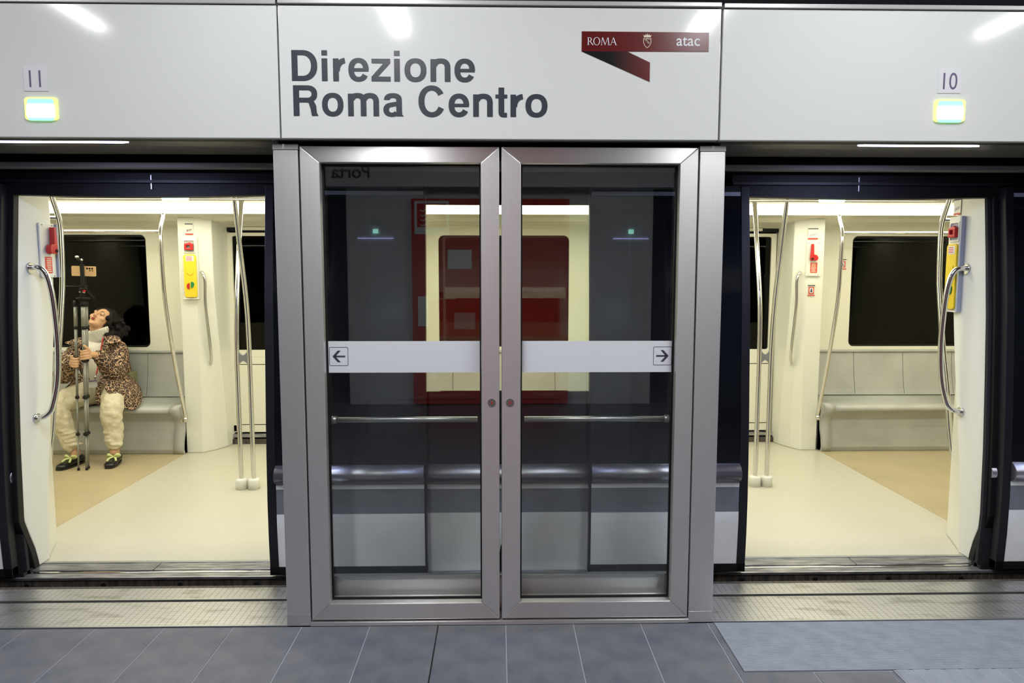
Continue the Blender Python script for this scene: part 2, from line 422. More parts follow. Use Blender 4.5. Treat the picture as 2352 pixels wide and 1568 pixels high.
def led(x0, x1, label):
    e = empty('led_strip', ((x0+x1)/2, .08, 2.10), label, 'strip light')
    MB().prism([(x0, .093), (x0+.03, .065), (x1-.03, .065), (x1, .093), (x1-.03, .101), (x0+.03, .101)], 2.1005, 2.106, 'z').build('diffuser', M['led'], e)
    area('led_light', ((x0+x1)/2, .083, 2.097), x1-x0-.08, .03, LED_W, (.55, .6, 1.0), e)
led(-2.17, -1.602, 'blue-white LED strip under the left header panel')
led(1.525, 2.06, 'blue-white LED strip under the right header panel')

# number stickers and lamps
def text(name, s, size, x, y, z, m, parent, align='LEFT', rot=(PI/2, 0, 0), ext=0, shear=0, sx=1, off=0, space=1):
    cu = bpy.data.curves.new(name, 'FONT'); cu.body = s; cu.size = size; cu.align_x = align; cu.extrude = ext; cu.offset = off; cu.space_character = space
    cu.materials.append(m); o = bpy.data.objects.new(name, cu); C.objects.link(o)
    o.rotation_euler = rot; o.scale = (sx, 1, 1); o.parent = parent
    off = Vector((0, 0, 0)); q = parent
    while q is not None: off += q.location; q = q.parent
    o.location = Vector((x, y, z))-off
    # real mesh instead of a font object
    me = bpy.data.meshes.new_from_object(o); me.name = name; r = bpy.data.objects.new(name, me); C.objects.link(r)
    r.parent = o.parent; r.location = o.location; r.rotation_euler = o.rotation_euler; r.scale = o.scale
    bpy.data.objects.remove(o); r.name = name
    return r
def number(x0, x1, z0, z1, s, label):
    e = empty('number_sign', ((x0+x1)/2, -.101, z0), label, 'sign')
    box('sticker', x0, x1, -.1022, -.1, z0, z1, M['white'], e, 0)
    text('digits', s, .094, x0+.006, -.1026, z0+.015, M['purple_ink'], e, sx=.80)
number(-1.898, -1.805, 2.263, 2.360, '11', 'small white sticker with the number 11 above the left lamp')
number(1.741, 1.836, 2.276, 2.371, '10', 'small white sticker with the number 10 above the right lamp')
def lamp(x0, x1, z0, z1, label):
    e = empty('status_lamp', ((x0+x1)/2, -.1, z0), label, 'lamp')
    cx, cz = (x0+x1)/2, (z0+z1)/2; hw, hh = (x1-x0)/2, (z1-z0)/2
    def rr(w_, h_, rad, k=5):
        out = []
        for sx, sz, a0 in ((1, 1, 0), (-1, 1, 90), (-1, -1, 180), (1, -1, 270)):
            for j in range(k+1):
                a = math.radians(a0+90*j/k); out.append((cx+sx*(w_-rad)+rad*math.cos(a), cz+sz*(h_-rad)+rad*math.sin(a)))
        return out
    MB().prism(rr(hw, hh, .012), -.108, -.099).build('lens_cover', M['lampyellow'], e, .002)
    q = rr(hw*.80, hh*.98, .01)
    MB().prism([(a, cz-hh*.1+(b-cz)*.98) for a, b in q if True], -.1085, -.1075).build('green_lens', M['lampgreen'], e)
    q = rr(hw*.84, hh*.60, .008)
    MB().prism([(a, b-hh*.2) for a, b in q], -.114, -.108).build('glowing_window', M['lampglow'], e, .003)
lamp(-1.899, -1.771, 2.151, 2.238, 'lit yellow-green status lamp at the left end of the header')
lamp(1.731, 1.857, 2.162, 2.250, 'lit yellow-green status lamp at the right end of the header')

# ---------------------------------------------------------------- big lettering (built stroke by stroke)
YT = -.1012; YI = [0]
def yt():
    YI[0] = (YI[0]+1) % 8; return YT-YI[0]*.00006
def band(mb, cx, cz, rx, rz, ts, th, a0, a1, n=28, ex=2.3):
    Y0 = yt()
    def pt(a, qx, qz):
        c, s_ = math.cos(a), math.sin(a)
        return (cx+qx*math.copysign(abs(c)**(2/ex), c), Y0, cz+qz*math.copysign(abs(s_)**(2/ex), s_))
    vs = []
    for k in range(n+1):
        a = math.radians(a0+(a1-a0)*k/n); vs += [pt(a, rx, rz), pt(a, rx-ts, rz-th)]
    mb.add(vs, [(2*k, 2*k+1, 2*k+3, 2*k+2) for k in range(n)])
def R_(mb, x0, x1, z0, z1):
    Y0 = yt(); mb.add([(x0, Y0, z0), (x1, Y0, z0), (x1, Y0, z1), (x0, Y0, z1)], [(0, 1, 2, 3)])
def Q_(mb, *pts):
    Y0 = yt(); mb.add([(a, Y0, b) for a, b in pts], [tuple(range(len(pts)))])
def glyph(ch, x0, x1, b, cap=.118, S=.0225):
    mb = MB(); xh = cap*.745; H = S*.82; ov = .0018; cx = (x0+x1)/2; w_ = x1-x0
    if ch == 'D':
        R_(mb, x0, x0+S*1.05, b, b+cap); k = x0+w_*.42
        R_(mb, x0+S, k, b+cap-H*1.05, b+cap); R_(mb, x0+S, k, b, b+H*1.05)
        band(mb, k, b+cap/2, x1-k, cap/2, S*1.1, H*1.05, -90, 90, ex=2.2)
    elif ch == 'i':
        R_(mb, cx-S/2, cx+S/2, b, b+xh-.001); R_(mb, cx-S/2, cx+S/2, b+cap-S*.86, b+cap)
    elif ch == 'r':
        R_(mb, x0, x0+S, b, b+xh-.001)
        band(mb, x1+.004, b+xh-.052+.002, x1+.004-x0-.004, .052, S, H*1.12, 97, 180, ex=2.2)
    elif ch == 'e':
        band(mb, cx, b+xh/2, w_/2, xh/2+ov, S, H, 0, 330, ex=2.25); R_(mb, x0+S*.8, x1-.0012, b+xh/2-.0065, b+xh/2+.0065)
    elif ch == 'o':
        band(mb, cx, b+xh/2, w_/2, xh/2+ov, S, H, 0, 360, 40, ex=2.25)
    elif ch == 'z':
        R_(mb, x0+.001, x1-.001, b+xh-H, b+xh-.001); R_(mb, x0, x1, b, b+H)
        Q_(mb, (x0, b+H*.95), (x0+.0255, b+H*.95), (x1-.001, b+xh-H*.95), (x1-.027, b+xh-H*.95))
    elif ch == 'n':
        R_(mb, x0, x0+S, b, b+xh-.001)
        rz = .036; cx2 = (x0+.003+x1)/2
        band(mb, cx2, b+xh+ov-rz, x1-cx2, rz, S, H*1.05, 0, 165, ex=2.4); R_(mb, x1-S, x1, b, b+xh+ov-rz)
    elif ch == 'm':
        R_(mb, x0, x0+S, b, b+xh-.001); rz = .034; mid = cx+S/2
        for a, c in ((x0+.003, mid), (mid-S+.002, x1)):
            m2 = (a+c)/2; band(mb, m2, b+xh+ov-rz, c-m2, rz, S, H*1.05, 0, 165, ex=2.4); R_(mb, c-S, c, b, b+xh+ov-rz)
    elif ch == 'a':
        xr = x1-.006; rz = .027
        band(mb, (x0+.003+xr)/2, b+xh+ov-rz, (xr-x0-.003)/2, rz, S, H, -5, 178, ex=2.4)
        R_(mb, xr-S, xr, b+.010, b+xh+ov-rz)
        Q_(mb, (xr-S, b+.020), (xr, b+.020), (xr+.001, b+.006), (x1, b+.002), (x1, b), (xr-S+.001, b))
        band(mb, (x0+xr-.006)/2, b+.0255, (xr-.006-x0)/2, .0275, S, H*.88, 75, 330, ex=2.2)
        Q_(mb, (cx-.016, b+.0525), (xr-S*.6, b+.058), (xr-S*.6, b+.041), (cx-.010, b+.037))
    elif ch == 'R':
        R_(mb, x0, x0+S*1.05, b, b+cap); k = x0+w_*.56; bz = b+cap*.44
        R_(mb, x0+S, k, b+cap-H, b+cap); R_(mb, x0+S, k, bz, bz+H)
        band(mb, k, (bz+b+cap)/2, x1-.003-k, (b+cap-bz)/2, S, H, -90, 90, ex=2.3)
        Q_(mb, (x0+w_*.45, bz+H*.9), (x0+w_*.60, bz+H*.9), (x0+w_*.82, bz+.006), (x1-.008, bz-.012), (x1-.006, b+.012), (x1-.001, b+.003), (x1, b), (x1-.026, b), (x1-.031, b+.028), (x1-.038, bz-.001), (x0+w_*.55, bz))
    elif ch == 'C':
        band(mb, cx, b+cap/2, w_/2, cap/2+ov*1.4, S*1.05, H*1.05, 30, 333, 40, ex=2.15)
    elif ch == 't':
        c0 = x0+w_*.50; R_(mb, c0-S/2, c0+S/2, b+.016, b+.114*cap/.118); R_(mb, x0, x1, b+xh-H*.85, b+xh-.001)
        band(mb, c0-S/2+.020, b+.018, .020, .0195, S, H*.95, 180, 270, 12); R_(mb, c0-S/2+.019, x1-.001, b-.0015, b+H*.86)
    return mb
def word(letters, b, col=None):
    for i, (ch, x0, x1) in enumerate(letters):
        glyph(ch, x0, x1, b).build('letter', M['letter'], hM, fix=False)
word([('D', -.850, -.749), ('i', -.732, -.709), ('r', -.687, -.638), ('e', -.627, -.546), ('z', -.536, -.460), ('i', -.446, -.423), ('o', -.405, -.318), ('n', -.302, -.223), ('e', -.207, -.125)], 2.3085)
word([('R', -.847, -.749), ('o', -.734, -.649), ('m', -.631, -.508), ('a', -.491, -.411), ('C', -.351, -.245), ('e', -.231, -.149), ('n', -.133, -.055), ('t', -.044, .003), ('r', .016, .067), ('o', .076, .164)], 2.1735)
# operator logo ribbon
lg = MB(); lg.prism([(.299, 2.429), (.807, 2.431), (.807, 2.505), (.299, 2.506)], -.1016, -.1)
LG = lg.build('logo_ribbon', M['logo_red'], hM, label='deep red ribbon printed ROMA and atac')
MB().prism([(.299, 2.429), (.482, 2.4295), (.573, 2.388), (.573, 2.313)], -.1015, -.1).build('logo_fold', M['logo_fold'], hM, label='folded ribbon end fading from black to red')
text('wordmark', 'atac', .0605, .6765, -.1022, 2.4535, M['white'], LG, sx=.98, off=.0004)
def serif_word(x, b, h):
    mb = MB(); th = h*.13; tn = h*.055; Y = -.1022
    def q(*p): mb.add([(x+a*h, Y, b+c*h) for a, c in p], [tuple(range(len(p)))])
    def ser(a, c=0, w2=.15): q((a-w2, c-.0), (a+w2, c-.0), (a+w2, c+.045), (a-w2, c+.045))
    def arc(cx, cz, rx, rz, ts, th_, a0, a1, n=24):
        vs = []
        for k in range(n+1):
            a = math.radians(a0+(a1-a0)*k/n)
            vs += [(x+(cx+rx*math.cos(a))*h, Y, b+(cz+rz*math.sin(a))*h), (x+(cx+(rx-ts)*math.cos(a))*h, Y, b+(cz+(rz-th_)*math.sin(a))*h)]
        mb.add(vs, [(2*k, 2*k+1, 2*k+3, 2*k+2) for k in range(n)])
    # R
    q((.08, 0), (.20, 0), (.20, 1), (.08, 1)); ser(.14); ser(.10, .955, .10); arc(.28, .74, .32, .26, .12, .05, -90, 90); q((.2, .95), (.3, .95), (.3, 1), (.2, 1)); q((.2, .48), (.3, .48), (.3, .53), (.2, .53))
    q((.30, .50), (.44, .50), (.86, 0), (.70, 0))
    # O
    arc(1.28, .5, .46, .52, .12, .05, 0, 360, 36)
    # M
    q((1.92, 0), (1.97, 0), (2.06, 1), (1.99, 1)); ser(1.94, 0, .11); q((1.99, 1), (2.12, 1), (2.44, .12), (2.38, 0)); q((2.38, 0), (2.43, 0), (2.80, 1), (2.74, 1)); q((2.74, 1), (2.86, 1), (2.98, 0), (2.86, 0)); ser(2.93, 0, .14)
    # A
    q((3.14, 0), (3.19, 0), (3.55, 1), (3.50, 1)); q((3.46, 1), (3.58, 1), (3.96, 0), (3.82, 0)); q((3.30, .36), (3.70, .36), (3.70, .41), (3.30, .41)); ser(3.16, 0, .10); ser(3.90, 0, .13)
    return mb
serif_word(.321, 2.4535, .0295).build('wordmark', M['white'], LG, fix=False)
# small city crest
cr = MB(); cx, cz = .5605, 2.468
sh = [(-.0155, .0135), (-.0155, -.004), (-.012, -.013), (-.006, -.0205), (0, -.0245), (.006, -.0205), (.012, -.013), (.0155, -.004), (.0155, .0135), (.007, .011), (0, .0135), (-.007, .011)]
CR = MB().prism([(cx+a, cz+b) for a, b in sh], -.1020, -.1014).build('crest', M['cream_print'], LG)
MB().prism([(cx+a*.86, cz-.001+b*.86) for a, b in sh], -.1024, -.1019).build('crest_field', M['redlabel'], CR) if False else MB().prism([(cx+a*.86, cz-.001+b*.86) for a, b in sh], -.1024, -.1019).build('shield', M['logo_red'], LG)
crown = MB(); crown.prism([(cx-.013, cz+.0165), (cx+.013, cz+.0165), (cx+.0165, cz+.0265), (cx+.0105, cz+.0225), (cx+.0075, cz+.029), (cx+.0035, cz+.0235), (cx, cz+.031), (cx-.0035, cz+.0235), (cx-.0075, cz+.029), (cx-.0105, cz+.0225), (cx-.0165, cz+.0265)], -.1024, -.1014)
crown.build('crown', M['cream_print'], LG)
text('crest_letters', 'SPQR', .0085, cx-.010, -.1028, cz+.006, M['cream_print'], LG, rot=(PI/2, math.radians(42), 0), sx=1.15)

# the header was re-measured: 2.1 % larger and standing 4 cm proud of the posts
for e in [o for o in C.objects if o.parent is None and o.name.split('.')[0] in ('header_panel', 'number_sign', 'status_lamp')]:
    x, y, z = e.location; e.scale = (1.021, 1, 1.021); e.location = (1.021*x+.0007, y+.06, 1.021*z-.0323)
# ---------------------------------------------------------------- ceiling, tubes and the hall behind the viewer
box('ceiling', -6, 6, -6.4, .5, 3.52, 3.6, M['darkceil'], None, 0, kind='structure')
for i, x in enumerate((-3.10, -.79, 1.52, 3.80)):
    lab = ['ceiling tube fitting left over the platform', 'ceiling tube fitting over the left glass leaf', 'ceiling tube fitting over the right glass leaf', 'ceiling tube fitting far right over the platform'][i]
    e = empty('ceiling_light', (x, -1.5, 3.44), lab, 'ceiling light', 'tube fittings on the platform ceiling')
    box('housing', x-.07, x+.07, -2.81, -.7, 3.46, 3.52, M['cap'], e, .004)
    box('diffuser', x-.055, x+.055, -2.79, -.72, 3.445, 3.4615, M['tubewhite'], e, .004)
    area('tube_light', (x, -1.755, 3.44), .10, 2.05, TUBE_W*(.62, 1.05, 1.05, .72)[i], TUBE_COL, e)
rw = box('wall_back', -1.81, 1.80, -6.3, -5.215, 0, 3.5, M['rearwall'], None, .003, kind='structure', label='grey clad block across the platform')
# red fire cabinet on that wall
e = empty('fire_cabinet', (-.12, -5.16, 0), 'tall red fire cabinet on the grey wall across the platform', 'fire cabinet')
box('carcass', -1.04, .80, -5.2, -5.12, .02, 2.43, M['firered'], e, .006)
box('door_panel', -.98, -.14, -5.12, -5.10, .08, 2.36, M['firered'], e, .006)
box('door_panel', -.10, .74, -5.12, -5.10, .08, 2.36, M['firered'], e, .006)
s1 = box('pictogram', -1.00, -.60, -5.10, -5.094, 2.02, 2.40, M['white'], e, 0)
box('pictogram_field', -.97, -.63, -5.094, -5.092, 2.10, 2.37, M['firered'], s1, 0)
fl = MB()
for k in range(4):
    z = 2.13+k*.055
    fl.tube([(-.93, -5.09, z), (-.90, -5.09, z-.012), (-.86, -5.09, z+.012), (-.83, -5.09, z+.035)], [.006, .009, .009, .003], 6, 3)
fl.build('flames', M['white'], s1)
box('notice', -.97, -.85, -5.10, -5.095, .95, 1.30, M['white'], e, 0)
box('notice', -.62, -.34, -5.10, -5.095, 1.62, 1.84, M['white'], e, 0)
# opposite doors' lamps, added on the grey wall for their reflections in the glass
for x, side in ((-1.47, 'left'), (1.54, 'right')):
    e = empty('opposite_door_lamp', (x, -5.2, 2.05), 'small green lamp with a thin blue light line, %s end of the grey wall' % side, 'lamp')
    box('green_lens', x-.03, x+.03, -5.214, -5.195, 2.035, 2.085, M['tealglow'], e, .004)
    box('blue_line', x-.21, x+.21, -5.214, -5.200, 1.974, 1.981, M['blueline'], e, .001)
# sign beam that the glass mirrors
e = empty('sign_beam', (0, -5.0, 2.55), 'pale beam across the platform lettered Porta', 'sign')
box('beam', -5.2, 5.2, -5.18, -5.0, 2.55, 2.86, M['rearwall'], e, .003)
text('lettering', 'Porta', .205, -1.48, -4.996, 2.645, M['ink'], e, rot=(PI/2, 0, PI), sx=.98, off=.003)

# ================================================================== the train
CX = .02
def yi(z): # inner face of the door jamb
    T = [(-.1, .765), (.07, .775), (.39, .795), (.76, .85), (1.1, .905), (1.41, .943), (1.7, .952), (1.97, .951), (2.2, .94)]
    return interp(T, z)
def yo(z): # outer skin
    T = [(-.12, .67), (.02, .668), (.157, .63), (.275, .568), (.5, .573), (.8, .587), (1.39, .626), (1.92, .683), (2.2, .72)]
    return interp(T, z)
def ybody(z):
    T = [(-.3, .62), (.0, .585), (.275, .570), (.5, .573), (.8, .587), (1.39, .626), (1.92, .683), (2.2, .72)]
    return interp(T, z)
def interp(T, z):
    if z <= T[0][0]: return T[0][1]
    for (a, b), (c, d) in zip(T, T[1:]):
        if z <= c: return b+(d-b)*(z-a)/(c-a)
    return T[-1][1]
def car(label): return label
TR = empty('train_car', (CX, 2.0, 0), 'metro car standing open behind the platform doors, cream inside', 'train car')
def skin(x0, x1, z0, z1, name, m, off=0, th=.03, n=6, parent=TR, fn=ybody, bevel=0, label=None):
    zs = [z0+(z1-z0)*k/n for k in range(n+1)]
    rings = [[(x0, fn(z)+off, z), (x1, fn(z)+off, z), (x1, fn(z)+off+th, z), (x0, fn(z)+off+th, z)] for z in zs]
    mb = MB().loft(rings, smooth=False); return mb.build(name, m, parent, bevel, label=label)
# body skin between doorways (and outer bays)
for (a, b) in ((-1.22, 1.22), (2.52, 4.7), (-4.7, -2.52)):
    x0, x1 = CX+a, CX+b
    skin(x0, x1, -.30, .312, 'lower_panel', M['bodywhite'])
    skin(x0, x1, .312, .438, 'grey_stripe', M['bodygrey'])
    skin(x0, x1, .438, .464, 'white_stripe', M['bodywhite'])
    skin(x0, x1, .568, .945, 'black_panel', M['blackgloss'])
    prof = [(ybody(.516)+.02, .464)]+[(ybody(.516)-.045*math.sin(PI*k/10)**.8+.02*0, .464+.104*k/10) for k in range(0, 11)]+[(ybody(.516)+.02, .568)]
    MB().prism(prof, x0, x1, 'x', smooth=True).build('waist_rail', M['silverbar'], TR, label='rounded silver rail')
# glazed bay between the doors
mid = (-.62, .62)
for (a, b) in ((-1.22, mid[0]), (mid[1], 1.22), (2.52, 3.2), (-3.2, -2.52), (4.5, 4.7), (-4.7, -4.5)):
    skin(CX+a, CX+b, .945, 1.905, 'black_panel', M['blackgloss'])
skin(CX-4.7, CX+4.7, 1.955, 2.06, 'roof_edge', M['black'], -.006)
skin(CX+mid[0]-.6, CX+mid[1]+.6, 1.905, 1.955, 'black_panel', M['blackgloss'])
for (a, b) in ((-.62, .62), (3.2, 4.5), (-4.5, -3.2)):
    skin(CX+a, CX+b, .945, 1.905, 'window_pane', M['clearglass'], .004, .006, 2)
box('gutter', -4.7, 4.7, .545, .60, 2.064, 2.092, mat('gutter_grey', (.20, .185, .165), .5, .2), TR, .004, label='grey roof gutter')
box('roof', -4.7, 4.7, .60, 3.6, 2.20, 2.32, M['black'], TR, 0)
skin(-4.7, 4.7, 2.06, 2.20, 'roof_side', M['black'], -.01)
# floor
box('underframe', -4.7, 4.7, .60, 3.55, -.30, -.045, M['void'], TR, 0)
def fl_piece(x0, x1, y0, y1, m, name='floor_covering', label=None): return box(name, x0, x1, y0, y1, -.04, 0, m, TR, 0, label=label)
fl_piece(CX-2.77, CX+2.785, .72, 3.50, M['floor_in'], label='cream vinyl floor')
fl_piece(-4.7, CX-2.772, .72, 3.50, M['floor_tan'], label='tan vinyl floor'); fl_piece(CX+2.787, 4.7, .72, 3.50, M['floor_tan'], label='tan vinyl floor')
for s in (-1, 1):
    a, b = sorted((CX+s*1.18, CX+s*2.56)); mid_ = (a+b)/2
    box('sill_strip', a+.02, b-.02, .700, .722, -.03, .003, M['alu'], TR, .001)
    for (u, v) in ((a, mid_-.002), (mid_+.002, b)):
        box('sill_plate', u, v, .612, .699, -.03, .0, M['silver_sill'], TR, .002)
    box('sill_nose', a-.05, b+.05, .588, .609, -.03, -.004, M['steel_p'], TR, .003)
box('step_ledge', -4.7, 4.7, .530, .586, -.022, -.006, M['silver_sill'], TR, .003)
sf = box('step_face', -4.7, 4.7, .536, .60, -.30, -.022, M['brown'], TR, .002)
b0 = None
for x in [-2.46-.391*k for k in range(5, 0, -1)]+[-2.46+.391*k for k in range(4)]+[1.243+.389*k for k in range(8)]:
    if b0 is None: b0 = MB().tube([(x, .5365, -.048), (x, .530, -.048)], .012, 12, curve=False).build('bolt', M['black'], sf); q0 = x; l0 = b0.location.copy()
    else:
        o = b0.copy(); C.objects.link(o); o.parent = sf; o.location = (l0.x+x-q0, l0.y, l0.z)
# ceiling
cp = [(.72, 2.01), (1.0, 2.035), (1.20, 2.05), (1.5, 2.10), (2.56, 2.10), (2.56, 2.18), (.72, 2.18)]
MB().prism(cp, -4.7, 4.7, 'x').build('ceiling_panel', M['ceilpanel'], TR)
cp = [(2.88, 2.045), (3.05, 2.035), (3.12, 2.005), (3.36, 1.985), (3.44, 1.955), (3.50, 1.95), (3.50, 2.18), (2.88, 2.18)]
MB().prism(cp, -4.7, 4.7, 'x').build('ceiling_cove', M['ceilpanel'], TR, .004)
for k, x in enumerate((-2.86, -1.45, .02, 1.48, 2.9)):
    MB().ball((x, 3.02, 2.036), .014, .014, .006).build('ceiling_sensor', M['black'], TR)
def cstrip(y0, z0, y1, z1, label):
    e = empty('cabin_strip_light', (CX, (y0+y1)/2, (z0+z1)/2), label, 'strip light')
    MB().prism([(y0, z0), (y1, z1), (y1, z1+.02), (y0, z0+.02)], -4.65, 4.65, 'x').build('diffuser', M['cabinglow'], e)
    a = math.atan2(z1-z0, y1-y0)
    area('cabin_light', (CX, (y0+y1)/2, (z0+z1)/2-.012), 9.2, .22, CABIN_W, CABIN_COL, e, (a, 0, 0))
cstrip(2.57, 2.098, 2.87, 2.048, 'bright ceiling light strip along the far side of the car')
cstrip(1.18, 2.040, 1.48, 2.090, 'bright ceiling light strip along the near side of the car')
MB().tube([(-4.6, 1.62, 2.03), (4.6, 1.62, 2.03)], .009, 8, curve=False).build('ceiling_edge_rod', M['steel_p'], TR)
# far wall
def farwall(x0, x1, win):
    wx0, wx1 = win
    MB().ring((x0, x1, .80, 1.99), (wx0, wx1, .888, 1.905), .05, 3.42, 3.47).build('side_wall', M['wall'], TR, .004)
    g = MB().ring((wx0-.004, wx1+.004, .884, 1.909), (wx0+.018, wx1-.018, .906, 1.887), .04, 3.447, 3.475).build('window_seal', M['black'], TR)
    box('window_pane', wx0, wx1, 3.458, 3.466, .89, 1.90, M['winglass'], TR, 0)
farwall(-4.7, CX-2.6, (-4.5, -3.205)); farwall(CX+2.6, 4.7, (3.225, 4.5)); farwall(CX-1.12, CX+1.12, (-.575, .615))
for (a, b) in ((-4.7, CX-2.6), (CX+2.6, 4.7), (CX-1.12, CX+1.12)):
    box('side_wall', a, b, 3.45, 3.48, -.02, .80, M['wall'], TR, 0)
    # near side inner wall under the windows
    box('inner_wall', a if a < -3 else a, b, .66, .70, 0, .93, M['wall'], TR, 0) if False else None
for (a, b) in ((-4.7, CX-2.76), (CX+2.76, 4.7), (CX-1.0, CX+1.0)):
    box('inner_wall', a, b, .66, .70, .0, .93, M['wall'], TR, 0)
box('end_wall', -4.75, -4.70, .6, 3.5, 0, 2.2, M['wall'], TR, 0); box('end_wall', 4.70, 4.75, .6, 3.5, 0, 2.2, M['wall'], TR, 0)
# jambs / pillars. plan polygon per height
ZS = [0, .05, .12, .2, .3, .45, .6, .8, 1.0, 1.2, 1.4, 1.6, 1.8, 1.95, 2.03]
def jamb(s, inner, far):
    U0_, U1_, U2_ = (2.50 if s < 0 else 2.52, 2.63, 2.77) if not inner else (1.22, 1.10, .95)
    rings = []
    for z in ZS:
        fl = .03*max(0, 1-z/.25)
        if far:
            yj = 4.045-yi(z)
            pts = [(U0_-(.02 if not inner else -.02)+0, 3.46), (U0_, yj), ((U0_+U1_)/2, 3.07+(yj-3.07)*.35), (U1_, 3.06-fl*.3), (U2_, 3.05), (U2_, 3.46)]
        else:
            pts = [(U0_, yo(z)), (U0_, yi(z)-.012), (U0_+(.012 if not inner else -.012), yi(z)), (U1_, 1.03), (U2_, 1.05), (U2_, yo(z)+.03)]
        rings.append([(CX+s*u, y, z) for u, y in pts])
    o = MB().loft(rings, smooth=False).build('door_pillar', M['pillar'], TR, .008)
    return o
for s in (-1, 1):
    for inner in (False, True):
        for far in (False, True): jamb(s, inner, far)
# rubber edges on the near jambs
for s in (-1, 1):
    for uu, dr in ((2.50 if s < 0 else 2.52, 1), (1.22, -1)):
        rings = []
        for z in ZS:
            y = yo(z)
            rings.append([(CX+s*(uu-.003*dr), y-.035, z-.012), (CX+s*(uu-.003*dr), y+.004, z-.012), (CX+s*(uu+.045*dr), y+.004, z-.012), (CX+s*(uu+.045*dr), y-.035, z-.012)])
        MB().loft(rings, smooth=False).build('jamb_seal', M['black'], TR, .003)
    # foot block of the inner jamb
    x = CX+s*1.22
    MB().prism([(0, -.01), (s*.030, -.01), (s*.032, .07), (s*.022, .13), (s*.006, .165), (0, .17)], .56, .63, 'y').build('foot_block', M['black'], TR)
    o = TR.children[-1]; o.location.x += x
    # pocket behind the jamb
    a, b = sorted((CX+s*2.50, CX+s*2.72)); skin(a, b, -.05, 2.0, 'door_pocket', M['void'], -.012, .02)
    box('pocket_floor', a, b, .545, .62, -.01, .012, M['black'], TR, 0)
# door head beam over the near doors with curved lower edge
for s in (-1, 1):
    a, b = sorted((CX+s*1.15, CX+s*2.62)); n = 16
    pts = [(a, 2.2)]+[(a+(b-a)*k/n, 1.950-.012*math.sin(PI*k/n)) for k in range(n+1)]+[(b, 2.2)]
    MB().prism(pts, .655, .72, 'y').build('door_head', M['black'], TR)
    box('door_head_mark', CX+s*1.805-.003, CX+s*1.805+.003, .648, .655, 1.975, 2.045, M['alu'], TR, 0, label='thin pale centre mark')
    box('door_head_rail', a, b, .640, .654, 2.005, 2.02, M['navy'], TR, .001)
    lx = -1.85 if s < 0 else 1.88
    e = empty('door_lamp', (lx, 1.05, 1.97), 'glowing teal door lamp at the top of the %s doorway' % ('left' if s < 0 else 'right'), 'lamp')
    MB().tube([(lx-.07, 1.05, 1.975), (lx+.07, 1.05, 1.975)], .015, 12, curve=False).build('lens', M['tealglow'], e)
    box('lamp_base', lx-.12, lx+.12, 1.02, 1.08, 1.985, 2.04, M['cap'], e, .003)

# plug door leaves slid open along the body
def leafy(z): return ybody(z)-.078
def leaf(x0, x1, edge, label):
    """edge: side (+1/-1) facing the doorway"""
    e = empty('train_door', ((x0+x1)/2, .52, .03), label, 'train door')
    T = .04
    def pan(z0, z1, name, m, a=0, b=0, off=0, th=T): return skin(x0+a, x1-b, z0, z1, name, m, off, th, 6, e, leafy)
    fw = .045
    de, dn = (fw, .012)
    a, b = (fw, .010) if edge < 0 else (.010, fw)
    pan(.055, .335, 'lower_panel', M['bodywhite'], a, b)
    pan(.335, .464, 'grey_stripe', M['bodygrey'], a, b)
    pan(.464, .487, 'white_stripe', M['bodywhite'], a, b)
    yc = leafy(.53)
    prof = [(yc+.02, .487)]+[(yc-.042*math.sin(PI*k/10)**.8, .487+.100*k/10) for k in range(11)]+[(yc+.02, .587)]
    MB().prism(prof, x0+a, x1-b, 'x', smooth=True).build('waist_rail', M['silverbar'], e, label='rounded silver rail')
    pan(.587, .96, 'black_panel', M['blackgloss'], a, b)
    pan(.96, 1.945, 'window_pane', M['blackgloss'], a, b)
    pan(1.945, 1.965, 'head_strip', M['blueside'], a, b)  # thin grey-blue strip across the leaf, just under the top rail
    pan(1.965, 1.995, 'top_rail', M['black'], a, b)
    zs = [.01+1.985*k/10 for k in range(11)]
    xe0, xe1 = (x0, x0+fw) if edge < 0 else (x1-fw, x1)
    MB().loft([[(xe0, leafy(z)-.004, z), (xe1, leafy(z)-.004, z), (xe1, leafy(z)+.045, z), (xe0, leafy(z)+.045, z)] for z in zs], smooth=False).build('edge_seal', M['navy'], e, .004)
    xe0, xe1 = (x1-.010, x1) if edge < 0 else (x0, x0+.010)
    MB().loft([[(xe0, leafy(z)-.004, z), (xe1, leafy(z)-.004, z), (xe1, leafy(z)+.045, z), (xe0, leafy(z)+.045, z)] for z in zs], smooth=False).build('rear_edge', M['black'], e, .002)
    skin(x0, x1, .012, .055, 'bottom_rail', M['black'], -.004, .05, 2, e, leafy)
leaf(-1.203, -.400, -1, 'open train door leaf seen through the left glass, white and grey below')
leaf(.430, 1.245, 1, 'open train door leaf seen through the right glass, chipped white edge')
leaf(-3.33, -2.505, 1, 'open train door leaf at the far left edge of the photo')
leaf(2.565, 3.39, -1, 'open train door leaf at the far right edge of the photo')

